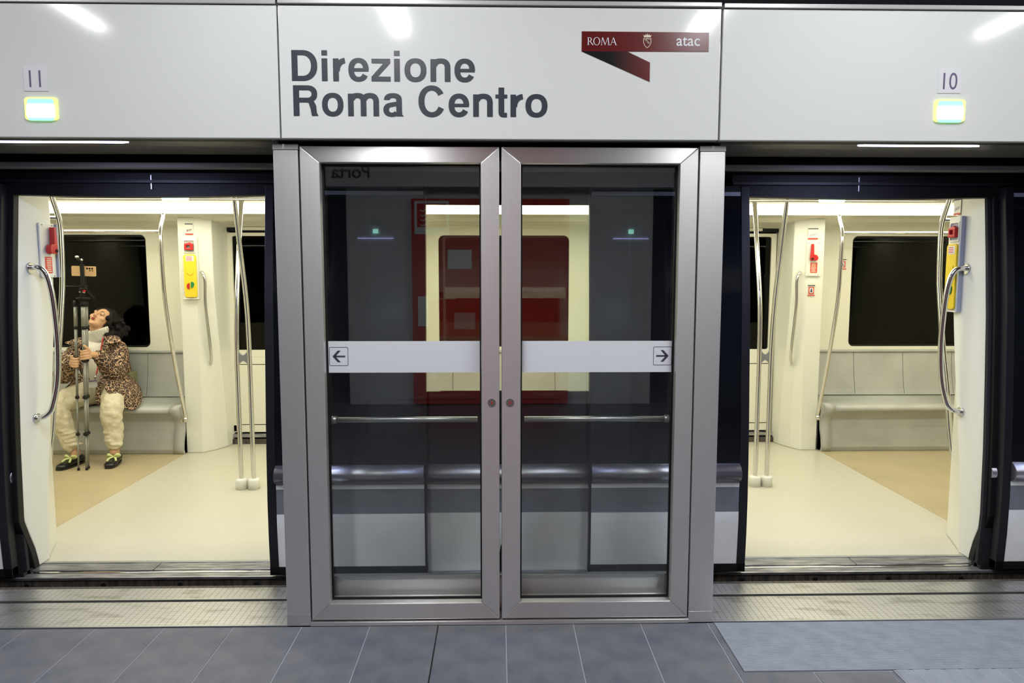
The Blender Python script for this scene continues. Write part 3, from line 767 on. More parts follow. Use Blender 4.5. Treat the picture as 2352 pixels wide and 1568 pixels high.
# closed doors on the far side
def far_leaf(x0, x1, label, grp):
    e = empty('far_door', ((x0+x1)/2, 3.41, .1), label, 'train door')
    MB().ring((x0, x1, .80, 1.925), (x0+.045, x1-.045, .865, 1.895), .02, 3.395, 3.43).build('frame', M['wall'], e, .003)
    box('window_pane', x0+.04, x1-.04, 3.415, 3.422, .86, 1.90, M['winglass'], e, 0)
    box('middle_rail', x0, x1, 3.395, 3.43, .735, .80, M['wall'], e, .002)
    box('backing', x0+.004, x1-.004, 3.41, 3.43, .11, .735, M['black'], e, 0)
    box('side_stile', x0, x0+.03, 3.395, 3.425, .11, .735, M['wall'], e, .002); box('side_stile', x1-.03, x1, 3.395, 3.425, .11, .735, M['wall'], e, .002)
    box('lower_panel', x0+.038, x1-.038, 3.393, 3.42, .178, .728, M['wall'], e, .003)
    box('bottom_rail', x0, x1, 3.395, 3.43, .105, .170, M['wall'], e, .002)
for s in (-1, 1):
    side = 'left' if s < 0 else 'right'
    for (a, b, w_) in ((1.84, 2.49, 'outer'), (1.19, 1.836, 'inner')):
        x0, x1 = sorted((CX+s*a, CX+s*b)); far_leaf(x0, x1, 'closed cream far-side door leaf, %s one behind the %s doorway' % (w_, side), None)
    a, b = sorted((CX+s*1.12, CX+s*2.62))
    MB().ring((a, b, -.02, 2.03), (a+.07, b-.065, .10, 1.935), .03, 3.432, 3.46).build('far_door_seal', M['black'], TR, 0)
    for q in (a, b-.068): box('door_rubber', q, q+.068, 3.385, 3.432, .0, 1.975, M['black'], TR, .004)
    box('far_header', a+.068, b-.068, 3.39, 3.44, 1.935, 1.965, M['black'], TR, .003)
    box('header_cover', min(CX+s*2.35, CX+s*1.4), max(CX+s*2.35, CX+s*1.4), 3.37, 3.42, 1.945, 1.975, M['wall'], TR, .008)
    box('far_sill', a+.068, b-.068, 3.36, 3.44, .0, .045, M['brown'], TR, .003)
    box('far_sill_rail', a+.068, b-.068, 3.37, 3.43, .06, .09, M['silver_sill'], TR, .003)

# ---------------------------------------------------------------- benches
def bench(xa, xb, endside, label):
    e = empty('bench', ((xa+xb)/2, 3.2, 0), label, 'bench')
    # front panel under the seat
    fp = [(3.02, .0), (3.005, .04), (3.02, .12), (3.05, .20), (3.055, .28), (3.03, .36), (3.05, .39), (3.12, .39), (3.12, .0)]
    MB().prism(fp, xa, xb, 'x', smooth=False).build('front_panel', M['bench'], e, .004)
    n = max(1, round((xb-xa)/.44)); wd = (xb-xa)/n
    sp_ = [(2.965, .402), (2.957, .385), (2.965, .368), (2.99, .362), (3.10, .37), (3.38, .40), (3.43, .40), (3.43, .475), (3.38, .455), (3.32, .432), (3.2, .418), (3.05, .417), (3.0, .420), (2.978, .414)]
    MB().prism(sp_, xa+.004, xb-.004, 'x', smooth=True).build('seat', M['bench'], e)
    for k in range(n):
        a = xa+k*wd+.0015; b = xa+(k+1)*wd-.0015
        bp = [(3.345, .452), (3.36, .50), (3.385, .62), (3.405, .78), (3.41, .835), (3.44, .835), (3.44, .44), (3.36, .44)]
        MB().prism(bp, a, b, 'x', smooth=False).build('backrest', M['bench'], e, .004)
    box('backrest_groove', xa, xb, 3.335, 3.35, .447, .455, M['bench'], e, .003)
    box('top_moulding', xa, xb, 3.395, 3.44, .838, .862, M['bench'], e, .006)
    # end bracket
    for q, sgn in ((xa, 1), (xb, -1)):
        x0, x1 = sorted((q+sgn*.0, q+sgn*.085))
        br_ = [(3.0, .0), (2.985, .05), (3.005, .16), (3.035, .24), (3.02, .31), (2.965, .352), (2.945, .385), (2.955, .415), (2.99, .430), (3.08, .428), (3.08, .0)]
        MB().prism(br_, x0, x1, 'x', smooth=True).build('end_bracket', M['bench'], e)
bench(-4.66, CX-2.772, 1, 'grey moulded bench where the woman sits')
bench(CX+2.792, 4.66, -1, 'empty grey moulded bench seen in the right doorway')
bench(CX-.94, CX+.94, 1, 'grey moulded bench in the middle of the car behind the glass doors')

# ---------------------------------------------------------------- poles and rails
SP = M['steel_p']
def flange(mb, c, n, r=.022, t=.008):
    c = Vector(c); n = Vector(n).normalized(); mb.tube([c, c+n*t], r, 16, curve=False)
for s in (-1, 1):
    side = 'left' if s < 0 else 'right'
    # double pole
    xa = -1.897 if s < 0 else 1.857; xb = -1.808 if s < 0 else 1.942
    e = empty('grab_pole', ((xa+xb)/2, 2.01, 0), 'pair of floor-to-ceiling steel grab poles in the %s doorway' % side, 'grab pole')
    MB().tube([(xa, 2.01, .03), (xa, 2.01, .5), (xa, 2.01, .98), (xa+.002, 2.04, 1.35), (xa, 2.12, 1.72), (xa, 2.21, 2.10)], .0165, 16, 8).build('tube', SP, e)
    MB().tube([(xb, 2.01, .03), (xb, 2.01, .5), (xb, 2.01, .98), (xb+.002, 1.98, 1.35), (xb, 1.90, 1.72), (xb, 1.82, 2.10)], .0165, 16, 8).build('tube', SP, e)
    for x in (xa, xb):
        r = .042
        mb = MB(); mb.loft([[(x+q*math.cos(2*PI*k/20), 2.01+q*math.sin(2*PI*k/20), z) for k in range(20)] for q, z in ((r, .0), (r, .062), (r*.93, .074), (.02, .078))]); mb.build('pole_foot', M['pillar'], e)
    xm = (xa+xb)/2; hw = (xb-xa)/2-.010
    pr_ = [(xm-hw, 1.01), (xm-hw*.5, .985), (xm, .975), (xm+hw*.5, .985), (xm+hw, 1.01), (xm+hw, .905), (xm+hw*.5, .925), (xm, .935), (xm-hw*.5, .925), (xm-hw, .905)]
    MB().prism(pr_, 2.003, 2.017, 'y').build('link_plate', M['alu'], e, .001)
    mb = MB()
    for x, y in ((xa, 2.21), (xb, 1.82)): flange(mb, (x, y, 2.098), (0, 0, -1), .045, .012)
    mb.build('ceiling_flange', SP, e)
    # far bench-end pole with overhead rail
    xp = -2.72 if s < 0 else 2.76
    e = empty('bench_end_pole', (xp, 2.75, .3), 'bowed steel pole at the far bench end seen in the %s doorway' % side, 'grab pole')
    MB().tube([(xp, 2.752, 2.045), (xp, 2.745, 2.0), (xp, 2.69, 1.885), (xp, 2.692, 1.65), (xp, 2.709, 1.375), (xp, 2.759, 1.125), (xp, 2.855, .754), (xp, 2.965, .40), (xp, 2.985, .335), (xp, 2.975, .305), (xp-s*(-.02), 2.99, .298)], .0155, 14, 5).build('tube', SP, e)
    x2 = s*4.6
    MB().tube([(xp, 2.69, 1.888), (x2, 2.75-.06, 1.888)], .0125, 12, curve=False).build('overhead_rail', SP, e)
    mb = MB(); flange(mb, (xp+s*.025, 2.99, .298), (0, 1, 0), .018, .02); mb.build('flange', SP, e)
    # near one
    xp = -2.70 if s < 0 else 2.735
    e = empty('bench_end_pole', (xp, 1.3, .3), 'bowed steel pole close to the %s jamb, near side of the car' % side, 'grab pole')
    MB().tube([(xp, 1.305, 2.045), (xp, 1.32, 2.0), (xp, 1.375, 1.865), (xp, 1.38, 1.735), (xp, 1.37, 1.52), (xp, 1.345, 1.36), (xp, 1.295, 1.10), (xp, 1.23, .84), (xp, 1.18, .587), (xp, 1.12, .40), (xp, 1.06, .32)], .0155, 14, 5).build('tube', SP, e)
    MB().tube([(xp, 1.365, 1.888), (s*4.6, 1.365, 1.888)], .0125, 12, curve=False).build('overhead_rail', SP, e)
    # near jamb handle
    xj = CX+s*(2.50 if s < 0 else 2.52); yh = .745 if s < 0 else .83
    e = empty('grab_bar', (xj, yh, 1.2), 'short bowed steel grab bar on the near %s jamb' % side, 'grab bar')
    k = -s
    MB().tube([(xj, yh, 1.58), (xj+k*.03, yh, 1.583), (xj+k*.066, yh+.005, 1.565), (xj+k*.088, yh+.012, 1.50), (xj+k*.100, yh+.018, 1.38), (xj+k*.108, yh+.018, 1.18), (xj+k*.100, yh+.01, .98), (xj+k*.078, yh-.01, .845), (xj+k*.055, yh-.02, .805), (xj+k*.02, yh-.025, .79), (xj, yh-.027, .79)], .0145, 14, 6).build('bar', SP, e)
    mb = MB(); flange(mb, (xj, yh, 1.58), (k, 0, 0), .030, .010); flange(mb, (xj, yh-.027, .79), (k, 0, 0), .026, .010); mb.build('flange', SP, e)
    # far pillar handle
    xf = -2.585 if s < 0 else 2.61; k = -s
    e = empty('grab_bar', (xf, 3.1, 1.2), 'bowed steel grab bar on the far pillar seen in the %s doorway' % side, 'grab bar')
    MB().tube([(xf, 3.12, 1.572), (xf+k*.02, 3.07, 1.572), (xf+k*.042, 3.05, 1.54), (xf+k*.050, 3.05, 1.47), (xf+k*.046, 3.05, 1.29), (xf+k*.060, 3.07, .98), (xf+k*.062, 3.09, .83), (xf+k*.045, 3.11, .775), (xf+k*.02, 3.16, .762)], .0125, 12, 6).build('bar', SP, e)
    mb = MB(); flange(mb, (xf, 3.12, 1.572), (0, -1, 0), .022, .012); flange(mb, (xf+k*.02, 3.155, .762), (0, -1, 0), .018, .01); mb.build('flange', SP, e)

# ---------------------------------------------------------------- wall fittings
def rrect(w_, h_, rad, k=4):
    out = []
    for sx, sz, a0 in ((1, 1, 0), (-1, 1, 90), (-1, -1, 180), (1, -1, 270)):
        for j in range(k+1):
            a = math.radians(a0+90*j/k); out.append((sx*(w_/2-rad)+rad*math.cos(a), sz*(h_/2-rad)+rad*math.sin(a)))
    return out
class Local:
    """a fitting built in its own x (across) / z (up) plane, front towards -y, then turned into place"""
    def __init__(s, name, loc, rz, label, cat, lean=0):
        s.e = empty(name, loc, label, cat); s.e.rotation_euler = (lean, 0, rz)
    def add(s, mb, name, m, bevel=0, parent=None, label=None):
        o = mb.build(name, m, None, bevel, label=label); o.parent = parent or s.e; return o
    def plate(s, name, m, cx, cz, w_, h_, y0, y1, rad=.004, bevel=.001, parent=None, label=None):
        return s.add(MB().prism([(cx+a, cz+b) for a, b in rrect(w_, h_, rad)], -y1, -y0), name, m, bevel, parent, label)
def sticker(loc, rz, w_, h_, kind, label, lean=0):
    L = Local('sticker', loc, rz, label, 'sticker', lean)
    if kind == 'map':
        L.plate('sheet', M['pillar'], 0, 0, w_, h_, 0, .0012, .002, 0)
        L.plate('top_bar', M['ink'], 0, h_*.45, w_, h_*.09, .0012, .0018, .001, 0)
        L.plate('foot_bar', M['redlabel'], 0, -h_*.44, w_, h_*.12, .0012, .0018, .001, 0)
        mb = MB()
        for k in range(5): a = -w_*.3+k*w_*.14; mb.box(a, a+w_*.07, -.0018, -.0012, -h_*(.25-.03*k), -h_*(.05-.02*k))
        L.add(mb, 'drawing', M['logo_red'] if loc[0] < 0 else M['blueside'])
    else:
        L.plate('frame', M['redlabel'], 0, 0, w_*.75, h_*.62, 0, .0015, .003, 0)
        L.plate('picture', M['white'], 0, .0, w_*.5, h_*.46, .0015, .002, .008, 0)
        mb = MB().prism([(-.010, -.015), (.010, -.015), (.004, .016), (-.004, .016)], -.0026, -.002); L.add(mb, 'symbol', M['ink'])
        L.plate('top_bar', M['ink'], 0, h_*.45, w_, h_*.08, 0, .0015, .001, 0)
        L.plate('foot_bar', M['redlabel'], 0, -h_*.45, w_, h_*.09, 0, .0015, .001, 0)
    return L
def lines(L, par, w_, h_, n, cz, y, m):
    mb = MB(); r = random.Random(3)
    for k in range(n):
        z = cz+h_/2-h_*(k+.5)/n; ww = w_*r.uniform(.7, 1)
        mb.box(-ww/2, ww/2, -y-.0006, -y, z-h_/n*.22, z+h_/n*.22)
    return L.add(mb, 'print_lines', m, 0, par)
def lever_panel(loc, rz, lean, label, flip=1, wd=.125, ht=.30, side=False):
    L = Local('emergency_lever', loc, rz, label, 'emergency lever', lean)
    L.plate('back_plate', M['pillar'], 0, 0, wd, ht, 0, .008, .006)
    f = flip
    lv = MB().prism([(-f*.030, .125), (-f*.012, .125), (-f*.008, .035), (f*.016, .030), (f*.028, .012), (f*.026, -.008), (f*.012, -.018), (-f*.030, -.018), (-f*.038, -.006), (-f*.036, .02)], -.040, -.012)
    lo = L.add(lv, 'lever', M['red'], .003)
    L.add(MB().tube([(-f*.022, -.041, -.002), (-f*.022, -.045, -.002)], .009, 12, curve=False), 'hub', M['black'], 0, lo)
    lab = L.plate('instruction_label', M['redlabel'], .002*f, -.078, .058, .088, .008, .0095, .004, 0)
    lines(L, lab, .046, .080, 8, -.078, .0096, M['cream_print'])
    for sx in (-1, 1):
        for sz in (-.138, .135): L.add(MB().ball((sx*wd*.33, -.009, sz), .0028, seg=8, rng=5), 'screw', M['black'])
    if side: L.plate('side_trim', M['blueside'], -f*(wd/2+.009), .0, .014, ht, 0, .02, .003)
    return L
def intercom(loc, rz, lean, label, side=0, dark=False, kx=1.0):
    L = Local('intercom', loc, rz, label, 'intercom', lean)
    L.plate('back_plate', M['pillar'], 0, 0, .13*kx, .53, 0, .008, .006)
    L.add(MB().ring((-.048*kx, .048*kx, .127, .237), (-.040*kx, .040*kx, .135, .229), .008, -.016, -.008), 'handle_bezel', M['pillar'], .001)
    L.plate('handle_recess', M['blueside'] if dark else M['bench'], 0, .182, .084*kx, .098, .0075, .0090, .006, 0)
    hd = L.add(MB().ring((-.036*kx, .034*kx, .150, .205), (-.020*kx, .012*kx, .166, .190), .004, -.032, -.010), 'pull_handle', M['red'], .004)
    L.add(MB().prism([(-.036*kx, .203), (.012*kx, .215), (.030*kx, .203)], -.030, -.012), 'handle_top', M['red'], .002)
    bd = L.plate('yellow_body', M['yellow'], .002, -.068, .102*kx, .365, .008, .026, .022, .004)
    lb = L.plate('label', M['white'], .004, .080, .066*kx, .045, .026, .0272, .002, 0); lines(L, lb, .058*kx, .038, 4, .080, .0273, M['redlabel'])
    L.add(MB().prism([(-.028*kx, -.005), (.032*kx, -.005), (.028*kx, -.045), (.002, -.068), (-.024*kx, -.045)], -.030, -.025), 'speaker_shield', M['yellow'], .002)
    L.add(MB().prism([(-.004*kx-a*kx, -.155+b) for a, b in [(0, .028), (.018, .020), (.026, .0), (.018, -.022), (.002, -.026)]], -.031, -.026), 'red_button', M['red'], .001)
    L.add(MB().prism([(.006*kx+a*kx, -.145+b) for a, b in [(0, .028), (.020, .026), (.028, .008), (.018, -.018), (.0, -.026)]], -.031, -.026), 'green_button', M['green'], .001)
    L.plate('tray_lip', M['pillar'], 0, -.262, .13*kx, .008, .008, .02, .002)
    if side: L.plate('side_trim', M['blueside'], side*(.065*kx+.008), .0, .014, .53, 0, .022, .003)
    return L
# far pillar faces lean back slightly; chamfer faces the middle of the car
intercom((-2.652, 3.052, 1.605), .10, 0, 'yellow intercom with red pull handle on the far pillar in the left doorway', 0)
sticker((-2.652, 3.052, 1.932), .10, .064, .095, 'map', 'small map sticker above the intercom in the left doorway')
lever_panel((2.698, 3.052, 1.690), -.08, 0, 'red emergency lever on the far pillar in the right doorway', 1)
sticker((2.686, 3.052, 1.903), -.08, .085, .095, 'map', 'small map sticker above the red lever in the right doorway')
sticker((2.690, 3.052, 1.415), -.08, .062, .095, 'pic', 'red pictogram sticker below the lever in the right doorway')
sticker((3.135, 3.418, 1.647), 0, .075, .095, 'pic', 'red pictogram sticker on the wall left of the right window')
sticker((-2.485+.002, .868, 1.865), PI/2, .075, .09, 'map', 'faded sticker at the top of the near left jamb')
lever_panel((-2.477, .885, 1.675), PI/2, 0, 'red emergency lever on the near left jamb', -1, .125, .29, True)
intercom((2.537, .928, 1.605), -PI/2, 0, 'yellow intercom with red pull handle on the near right jamb', 1, True, .85)
sticker((2.537, .935, 1.925), -PI/2, .06, .09, 'map', 'small sticker at the top of the near right jamb')
box('tunnel_wall', -8, 8, 4.9, 5.0, -1, 4, M['void'], None, 0)['kind'] = 'structure'; bpy.data.objects['tunnel_wall'].name = 'wall_tunnel'
box('wall_left', -6.1, -6.0, -6.4, 5.0, -1, 4, M['void'], None, 0, kind='structure'); box('wall_right', 6.0, 6.1, -6.4, 5.0, -1, 4, M['void'], None, 0, kind='structure')
box('trim_6', -4.9, 4.9, .40, 5.0, -1.05, -.95, M['void'], None, 0, kind='structure', label='dark track bed')
box('trim_7', -4.9, 4.9, .30, .52, 2.125, 2.20, M['soffit'], None, .004, kind='structure', label='dark beam over the track side')
# ================================================================== the seated woman
m = M['skin'] = mat('warm_skin', (.62, .36, .20), .45); bs(m).inputs['Subsurface Weight'].default_value = .1; bs(m).inputs['Subsurface Radius'].default_value = (.01, .004, .002)
m = M['hair'] = mat('black_curly_hair', (.008, .006, .006), .7, 0, .25); noise_bump(m, 120, .6, .004)
m = M['leopard'] = mat('leopard_print_cloth', (.5, .35, .2), .75)
vn = nd(m, 'ShaderNodeTexNoise'); vn.inputs['Scale'].default_value = 16; cv = coords(m); ln(m, cv, vn.inputs['Vector'])
vm = nd(m, 'ShaderNodeVectorMath', operation='MULTIPLY_ADD'); vm.inputs[1].default_value = (.035, .035, .035); ln(m, vn.outputs['Color'], vm.inputs[0]); ln(m, cv, vm.inputs[2])
vo = nd(m, 'ShaderNodeTexVoronoi', feature='DISTANCE_TO_EDGE'); vo.inputs['Scale'].default_value = 31; ln(m, vm.outputs[0], vo.inputs['Vector'])
v2 = nd(m, 'ShaderNodeTexNoise'); v2.inputs['Scale'].default_value = 75; v2.inputs['Detail'].default_value = 2; ln(m, cv, v2.inputs['Vector'])
v3 = nd(m, 'ShaderNodeMath', operation='MULTIPLY_ADD'); v3.inputs[1].default_value = .34; ln(m, v2.outputs[0], v3.inputs[0]); ln(m, vo.outputs['Distance'], v3.inputs[2])
ln(m, ramp(m, v3.outputs[0], [(.0, (.60, .41, .27)), (.215, (.56, .37, .23)), (.25, (.020, .011, .009)), (.44, (.024, .013, .010)), (.50, (.17, .095, .055))]), bs(m).inputs['Base Color'])
m = M['trouser'] = mat('cream_cotton', (.66, .60, .43), .8); noise_bump(m, 30, .25, .01)
m = M['knit'] = mat('white_rib_knit', (.78, .75, .66), .85)
wv = nd(m, 'ShaderNodeTexWave'); wv.inputs['Scale'].default_value = 28; ln(m, coords(m), wv.inputs['Vector']); bump(m, wv.outputs[0], .8, .004)
M['shoe'] = mat('black_patent_leather', (.008, .008, .009), .14)
M['lace'] = mat('pale_yellow_ribbon', (.62, .66, .28), .5)
M['lip'] = mat('dark_red_lips', (.30, .03, .03), .35)
M['eyedark'] = mat('dark_lash', (.02, .012, .01), .5)
M['gold'] = mat('gold_metal', (.8, .62, .3), .25, 1)
M['trigrey'] = mat('grey_tripod_tube', (.24, .24, .21), .38, .3)
M['phone'] = mat('rose_gold_phone', (.72, .47, .25), .3, .2)
PW = empty('person', (-3.46, 3.2, .45), 'person in leopard-print coat, head thrown back, seated gripping a grey tripod', 'person')

def remesh(o, vox, smooth=2):
    a = o.modifiers.new('remesh', 'REMESH'); a.mode = 'VOXEL'; a.voxel_size = vox; a.use_smooth_shade = True
    if smooth: b = o.modifiers.new('smooth', 'SMOOTH'); b.factor = .5; b.iterations = smooth
    return o
def wrinkle(o, size, st, nm='folds', sx=1):
    t = bpy.data.textures.new(nm, 'CLOUDS'); t.noise_scale = size; t.noise_depth = 2
    d = o.modifiers.new('displace', 'DISPLACE'); d.texture = t; d.strength = st; d.mid_level = .5; d.texture_coords = 'GLOBAL'
    return o

# --- head frame
HC = Vector((-3.480, 3.135, 1.150))
HM = Matrix.Rotation(math.radians(-6), 3, 'Z') @ Matrix.Rotation(math.radians(16), 3, 'Y') @ Matrix.Rotation(math.radians(-42), 3, 'X')
def hp(x, y, z): return HC + HM @ Vector((x, y, z))
body = MB()
body.ball(hp(0, .012, .030), .074, .092, .088, HM); body.ball(hp(0, -.030, -.020), .062, .062, .075, HM)
body.ball(hp(0, -.040, -.062), .050, .050, .042, HM); body.ball(hp(0, -.076, -.086), .022, .020, .018, HM)
for s in (-1, 1):
    body.ball(hp(s*.040, -.062, -.012), .026, .022, .024, HM); body.ball(hp(s*.074, .012, .0), .010, .016, .030, HM)
    body.ball(hp(s*.030, -.078, .034), .022, .012, .010, HM); body.ball(hp(s*.009, -.100, -.022), .008, .010, .007, HM)
    body.ball(hp(s*.031, -.074, .016), .015, .012, .010, HM)
body.tube([hp(0, -.082, .034), hp(0, -.098, .006), hp(0, -.112, -.016), hp(0, -.100, -.026)], [.008, .009, .012, .008], 10, 4)
body.ball(hp(0, -.088, -.050), .020, .012, .014, HM)
nb = Vector((-3.515, 3.19, .95))
body.tube([nb-Vector((0, 0, .05)), nb, hp(0, .01, -.07), hp(0, .01, -.02)], [.062, .054, .052, .055], 16, 5)
# torso
body.tube([(-3.46, 3.2, .50), (-3.47, 3.22, .62), (-3.50, 3.23, .76), (-3.53, 3.20, .88), (-3.53, 3.19, .94)], [.125, .115, .13, .14, .07], 20, 4)
for s, sh, el, wr in ((-1, (-3.70, 3.18, .905), (-3.745, 3.00, .70), (-3.515, 2.745, .815)), (1, (-3.37, 3.18, .925), (-3.305, 2.99, .715), (-3.300, 2.765, .895))):
    body.tube([nb+Vector((s*.05, 0, -.04)), sh, Vector(sh)*.5+Vector(el)*.5, el, Vector(el)*.5+Vector(wr)*.5, wr], [.06, .055, .048, .042, .034, .024], 14, 4)
LEG = {-1: [(-3.545, 3.17, .53), (-3.60, 2.93, .525), (-3.64, 2.72, .47), (-3.57, 2.70, .27), (-3.495, 2.70, .09)], 1: [(-3.375, 3.17, .53), (-3.28, 2.93, .525), (-3.205, 2.74, .47), (-3.20, 2.73, .27), (-3.195, 2.73, .09)]}
for s in (-1, 1): body.tube(LEG[s], [.095, .078, .056, .047, .034], 16, 5); body.ball(LEG[s][4], .035, .045, .045)
# hands wrapped round the tripod legs
def hand(cx, cy, z, s, wr, th):
    """s=+1: palm on the +x side of the leg; fingers go round the front"""
    wr = Vector(wr); pc = Vector((cx+s*.032, cy+.016, z))
    body.tube([wr, wr*.4+pc*.6, pc, pc+Vector((-s*.004, -.012, 0))], [.023, .026, .024, .016], 12, 4)
    for dz in (.028, .010, -.010, -.027): body.tube([pc+Vector((0, .004, dz*.5)), pc+Vector((s*.002, -.016, dz))], [.014, .0125], 10, curve=False)
    for i, dz in enumerate((.033, .0115, -.010, -.030)):
        pts = []; ext = (195, 205, 200, 180)[i]; r = .0275
        for k in range(8):
            a = math.radians((15 if s > 0 else 165)-s*ext*k/7)
            pts.append((cx+r*math.cos(a), cy+r*math.sin(a), z+dz+.003*math.sin(k)))
        rr = (.0095, .0100, .0095, .0082)[i]
        body.tube(pts, [rr*1.05, rr*1.1, rr, rr*1.06, rr*.96, rr, rr*.9, rr*.7], 10, 3)
    body.tube([pc+Vector((0, 0, .02)), (cx+s*.030, cy-.004, z+.045), (cx+s*.018, cy-.024, z+.060+th), (cx+s*.006, cy-.027, z+.072+th)], [.013, .012, .0105, .008], 10, 4)
hand(-3.355, 2.668, .905, 1, (-3.295, 2.765, .895), .010)
hand(-3.424, 2.655, .845, -1, (-3.515, 2.745, .815), -.012)
BO = remesh(body.build('body', M['skin'], PW, fix=False), .0042, 2)
# face details
mb = MB(); mb.ball(hp(0, -.0995, -.045), .019, .006, .0048, HM); mb.ball(hp(0, -.097, -.055), .016, .007, .006, HM); mb.build('lips', M['lip'], PW)
for s in (-1, 1):
    mb = MB(); mb.tube([hp(s*.018, -.0875, .012), hp(s*.030, -.0915, .0095), hp(s*.043, -.082, .013)], [.0018, .0032, .0020], 8, 4); mb.build('eye', M['eyedark'], PW)
    mb = MB(); mb.tube([hp(s*.014, -.091, .034), hp(s*.030, -.092, .043), hp(s*.048, -.078, .036)], [.0028, .0032, .0018], 8, 4); mb.build('eyebrow', M['eyedark'], PW)
mb = MB(); mb.tube([hp(.080, .012, -.030), hp(.083, .010, -.045)], .006, 8, curve=False); mb.ball(hp(.083, .008, -.055), .008); mb.build('earring', M['gold'], PW)
# hair
hb = MB(); rn = random.Random(11)
hb.ball(hp(0, .045, .045), .082, .080, .085, HM)
for k in range(230):
    th = rn.uniform(0, 2*PI); ph = math.acos(rn.uniform(-.75, 1)); d = Vector((math.sin(ph)*math.cos(th), math.sin(ph)*math.sin(th), math.cos(ph)))
    q = Vector((d.x*.095+.012, d.y*.104+.052, d.z*.100+.034))
    if q.y < .0 and q.z < .090 and q.x < .06: continue
    if q.y < -.060 or (q.y < -.01 and q.z < .0): continue
    hb.ball(hp(*q), rn.uniform(.014, .026), seg=8, rng=6)
for k in range(120):
    q = (rn.uniform(.02, .165), rn.uniform(.035, .17), rn.uniform(-.10, .10)); hb.ball(hp(*q), rn.uniform(.014, .026), seg=8, rng=6)
for k in range(26):
    a = PI*(.12+.76*k/25); hb.ball(hp(.070*math.cos(a)+.004, -.030+rn.uniform(-.006, .006), .058+.046*math.sin(a)), rn.uniform(.011, .016), seg=8, rng=6)
remesh(hb.build('hair', M['hair'], PW, fix=False), .007, 1)
# knitted sweater
sw = MB(); sw.tube([(-3.475, 3.17, .62), (-3.485, 3.15, .72), (-3.505, 3.15, .84), (-3.515, 3.16, .93), (-3.51, 3.16, .99)], [.125, .130, .135, .12, .07], 32, 5)
sw.build('sweater', M['knit'], PW)
cl = MB(); A0 = Vector((-3.510, 3.155, .975)); A1 = Vector((-3.490, 3.135, 1.085)); ax = (A1-A0).normalized(); e1 = Vector((1, 0, .10)).normalized(); e2 = ax.cross(e1)
rings = []
for t, r in ((0, .080), (.0, .088), (.25, .086), (.55, .088), (.85, .094), (1.0, .094), (1.04, .088), (1.02, .074), (.7, .066)):
    rings.append([A0+(A1-A0)*t+(e1*math.cos(2*PI*k/36)+e2*math.sin(2*PI*k/36))*(r*(1+.018*(k % 2)))+Vector((0, 0, .014*math.cos(2*PI*k/36)*t)) for k in range(36)])
cl.loft(rings).build('roll_collar', M['knit'], PW)
# trousers
tr = MB()
tr.tube([(-3.46, 3.21, .46), (-3.46, 3.20, .56), (-3.47, 3.19, .63)], [.15, .145, .12], 20, 4)
for s in (-1, 1):
    L5 = [Vector(q) for q in LEG[s]]
    tr.tube([L5[0]+Vector((0, .03, .0)), L5[1], L5[2]+Vector((0, .0, -.005)), L5[2]*.5+L5[3]*.5+Vector((0, -.01, 0)), L5[3]+Vector((0, .01, 0)), L5[3]*.4+L5[4]*.6, L5[4]+Vector((0, 0, .035))], [.115, .100, .083, .078, .070, .062, .050], 20, 5)
    for k in range(5):
        t = k/4; c = L5[3]*(1-t)+(L5[4]+Vector((0, 0, .06)))*t+Vector((rn.uniform(-.012, .012), -.01, .02)); tr.ball(c, .066-.006*t, .060, .020, Matrix.Rotation(rn.uniform(-.35, .35), 3, 'Y'))
o = remesh(tr.build('trousers', M['trouser'], PW, fix=False), .008, 3); wrinkle(o, .055, .028)
# shoes
for s, hx, hy, tx, ty in ((-1, -3.475, 2.765, -3.520, 2.500), (1, -3.195, 2.79, -3.150, 2.545)):
    h = Vector((hx, hy, 0)); t = Vector((tx, ty, 0)); d = (t-h).normalized(); n = Vector((-d.y, d.x, 0)); Ls = (t-h).length
    sh = MB(); rings = []
    for f, wd, ht, z0 in ((.0, .022, .050, .012), (.06, .032, .066, .008), (.2, .036, .072, .007), (.38, .038, .064, .008), (.55, .043, .052, .008), (.72, .047, .044, .008), (.87, .043, .036, .009), (.96, .030, .028, .010), (1.0, .014, .020, .012)):
        c = h+d*Ls*f
        rings.append([c+n*(wd*math.copysign(abs(math.cos(a))**.8, math.cos(a)))+Vector((0, 0, z0+ht*(.5+.5*math.sin(a)))) for a in [2*PI*k/16 for k in range(16)]])
    so = sh.loft(rings).build('shoe', M['shoe'], PW)
    sl = MB(); o1 = []
    for k in range(24):
        a = 2*PI*k/24; f = .5-.5*math.cos(a); wd = .046*abs(math.sin(a))**.55*(.80+.28*f); o1.append(h+d*(Ls*(1.02*f-.01))+n*wd*(1 if math.sin(a) > 0 else -1))
    sl.loft([[q+Vector((0, 0, z)) for q in o1] for z in (.0, .016)], smooth=False).build('sole', M['shoe'], so)
    bw = MB(); c = h+d*Ls*.50+Vector((0, 0, .066))
    for sg in (-1, 1):
        bw.tube([c, c+n*sg*.030+Vector((0, 0, .022))+d*.01, c+n*sg*.042+Vector((0, 0, .010))-d*.01, c+n*sg*.02, c], [.006, .013, .012, .010, .005], 8, 4)
        bw.tube([c, c+n*sg*.024+d*.03-Vector((0, 0, .004)), c+n*sg*.034+d*.055-Vector((0, 0, .022))], [.006, .009, .008], 8, 4)
    bw.ball(c, .010); bw.build('lace_bow', M['lace'], so)
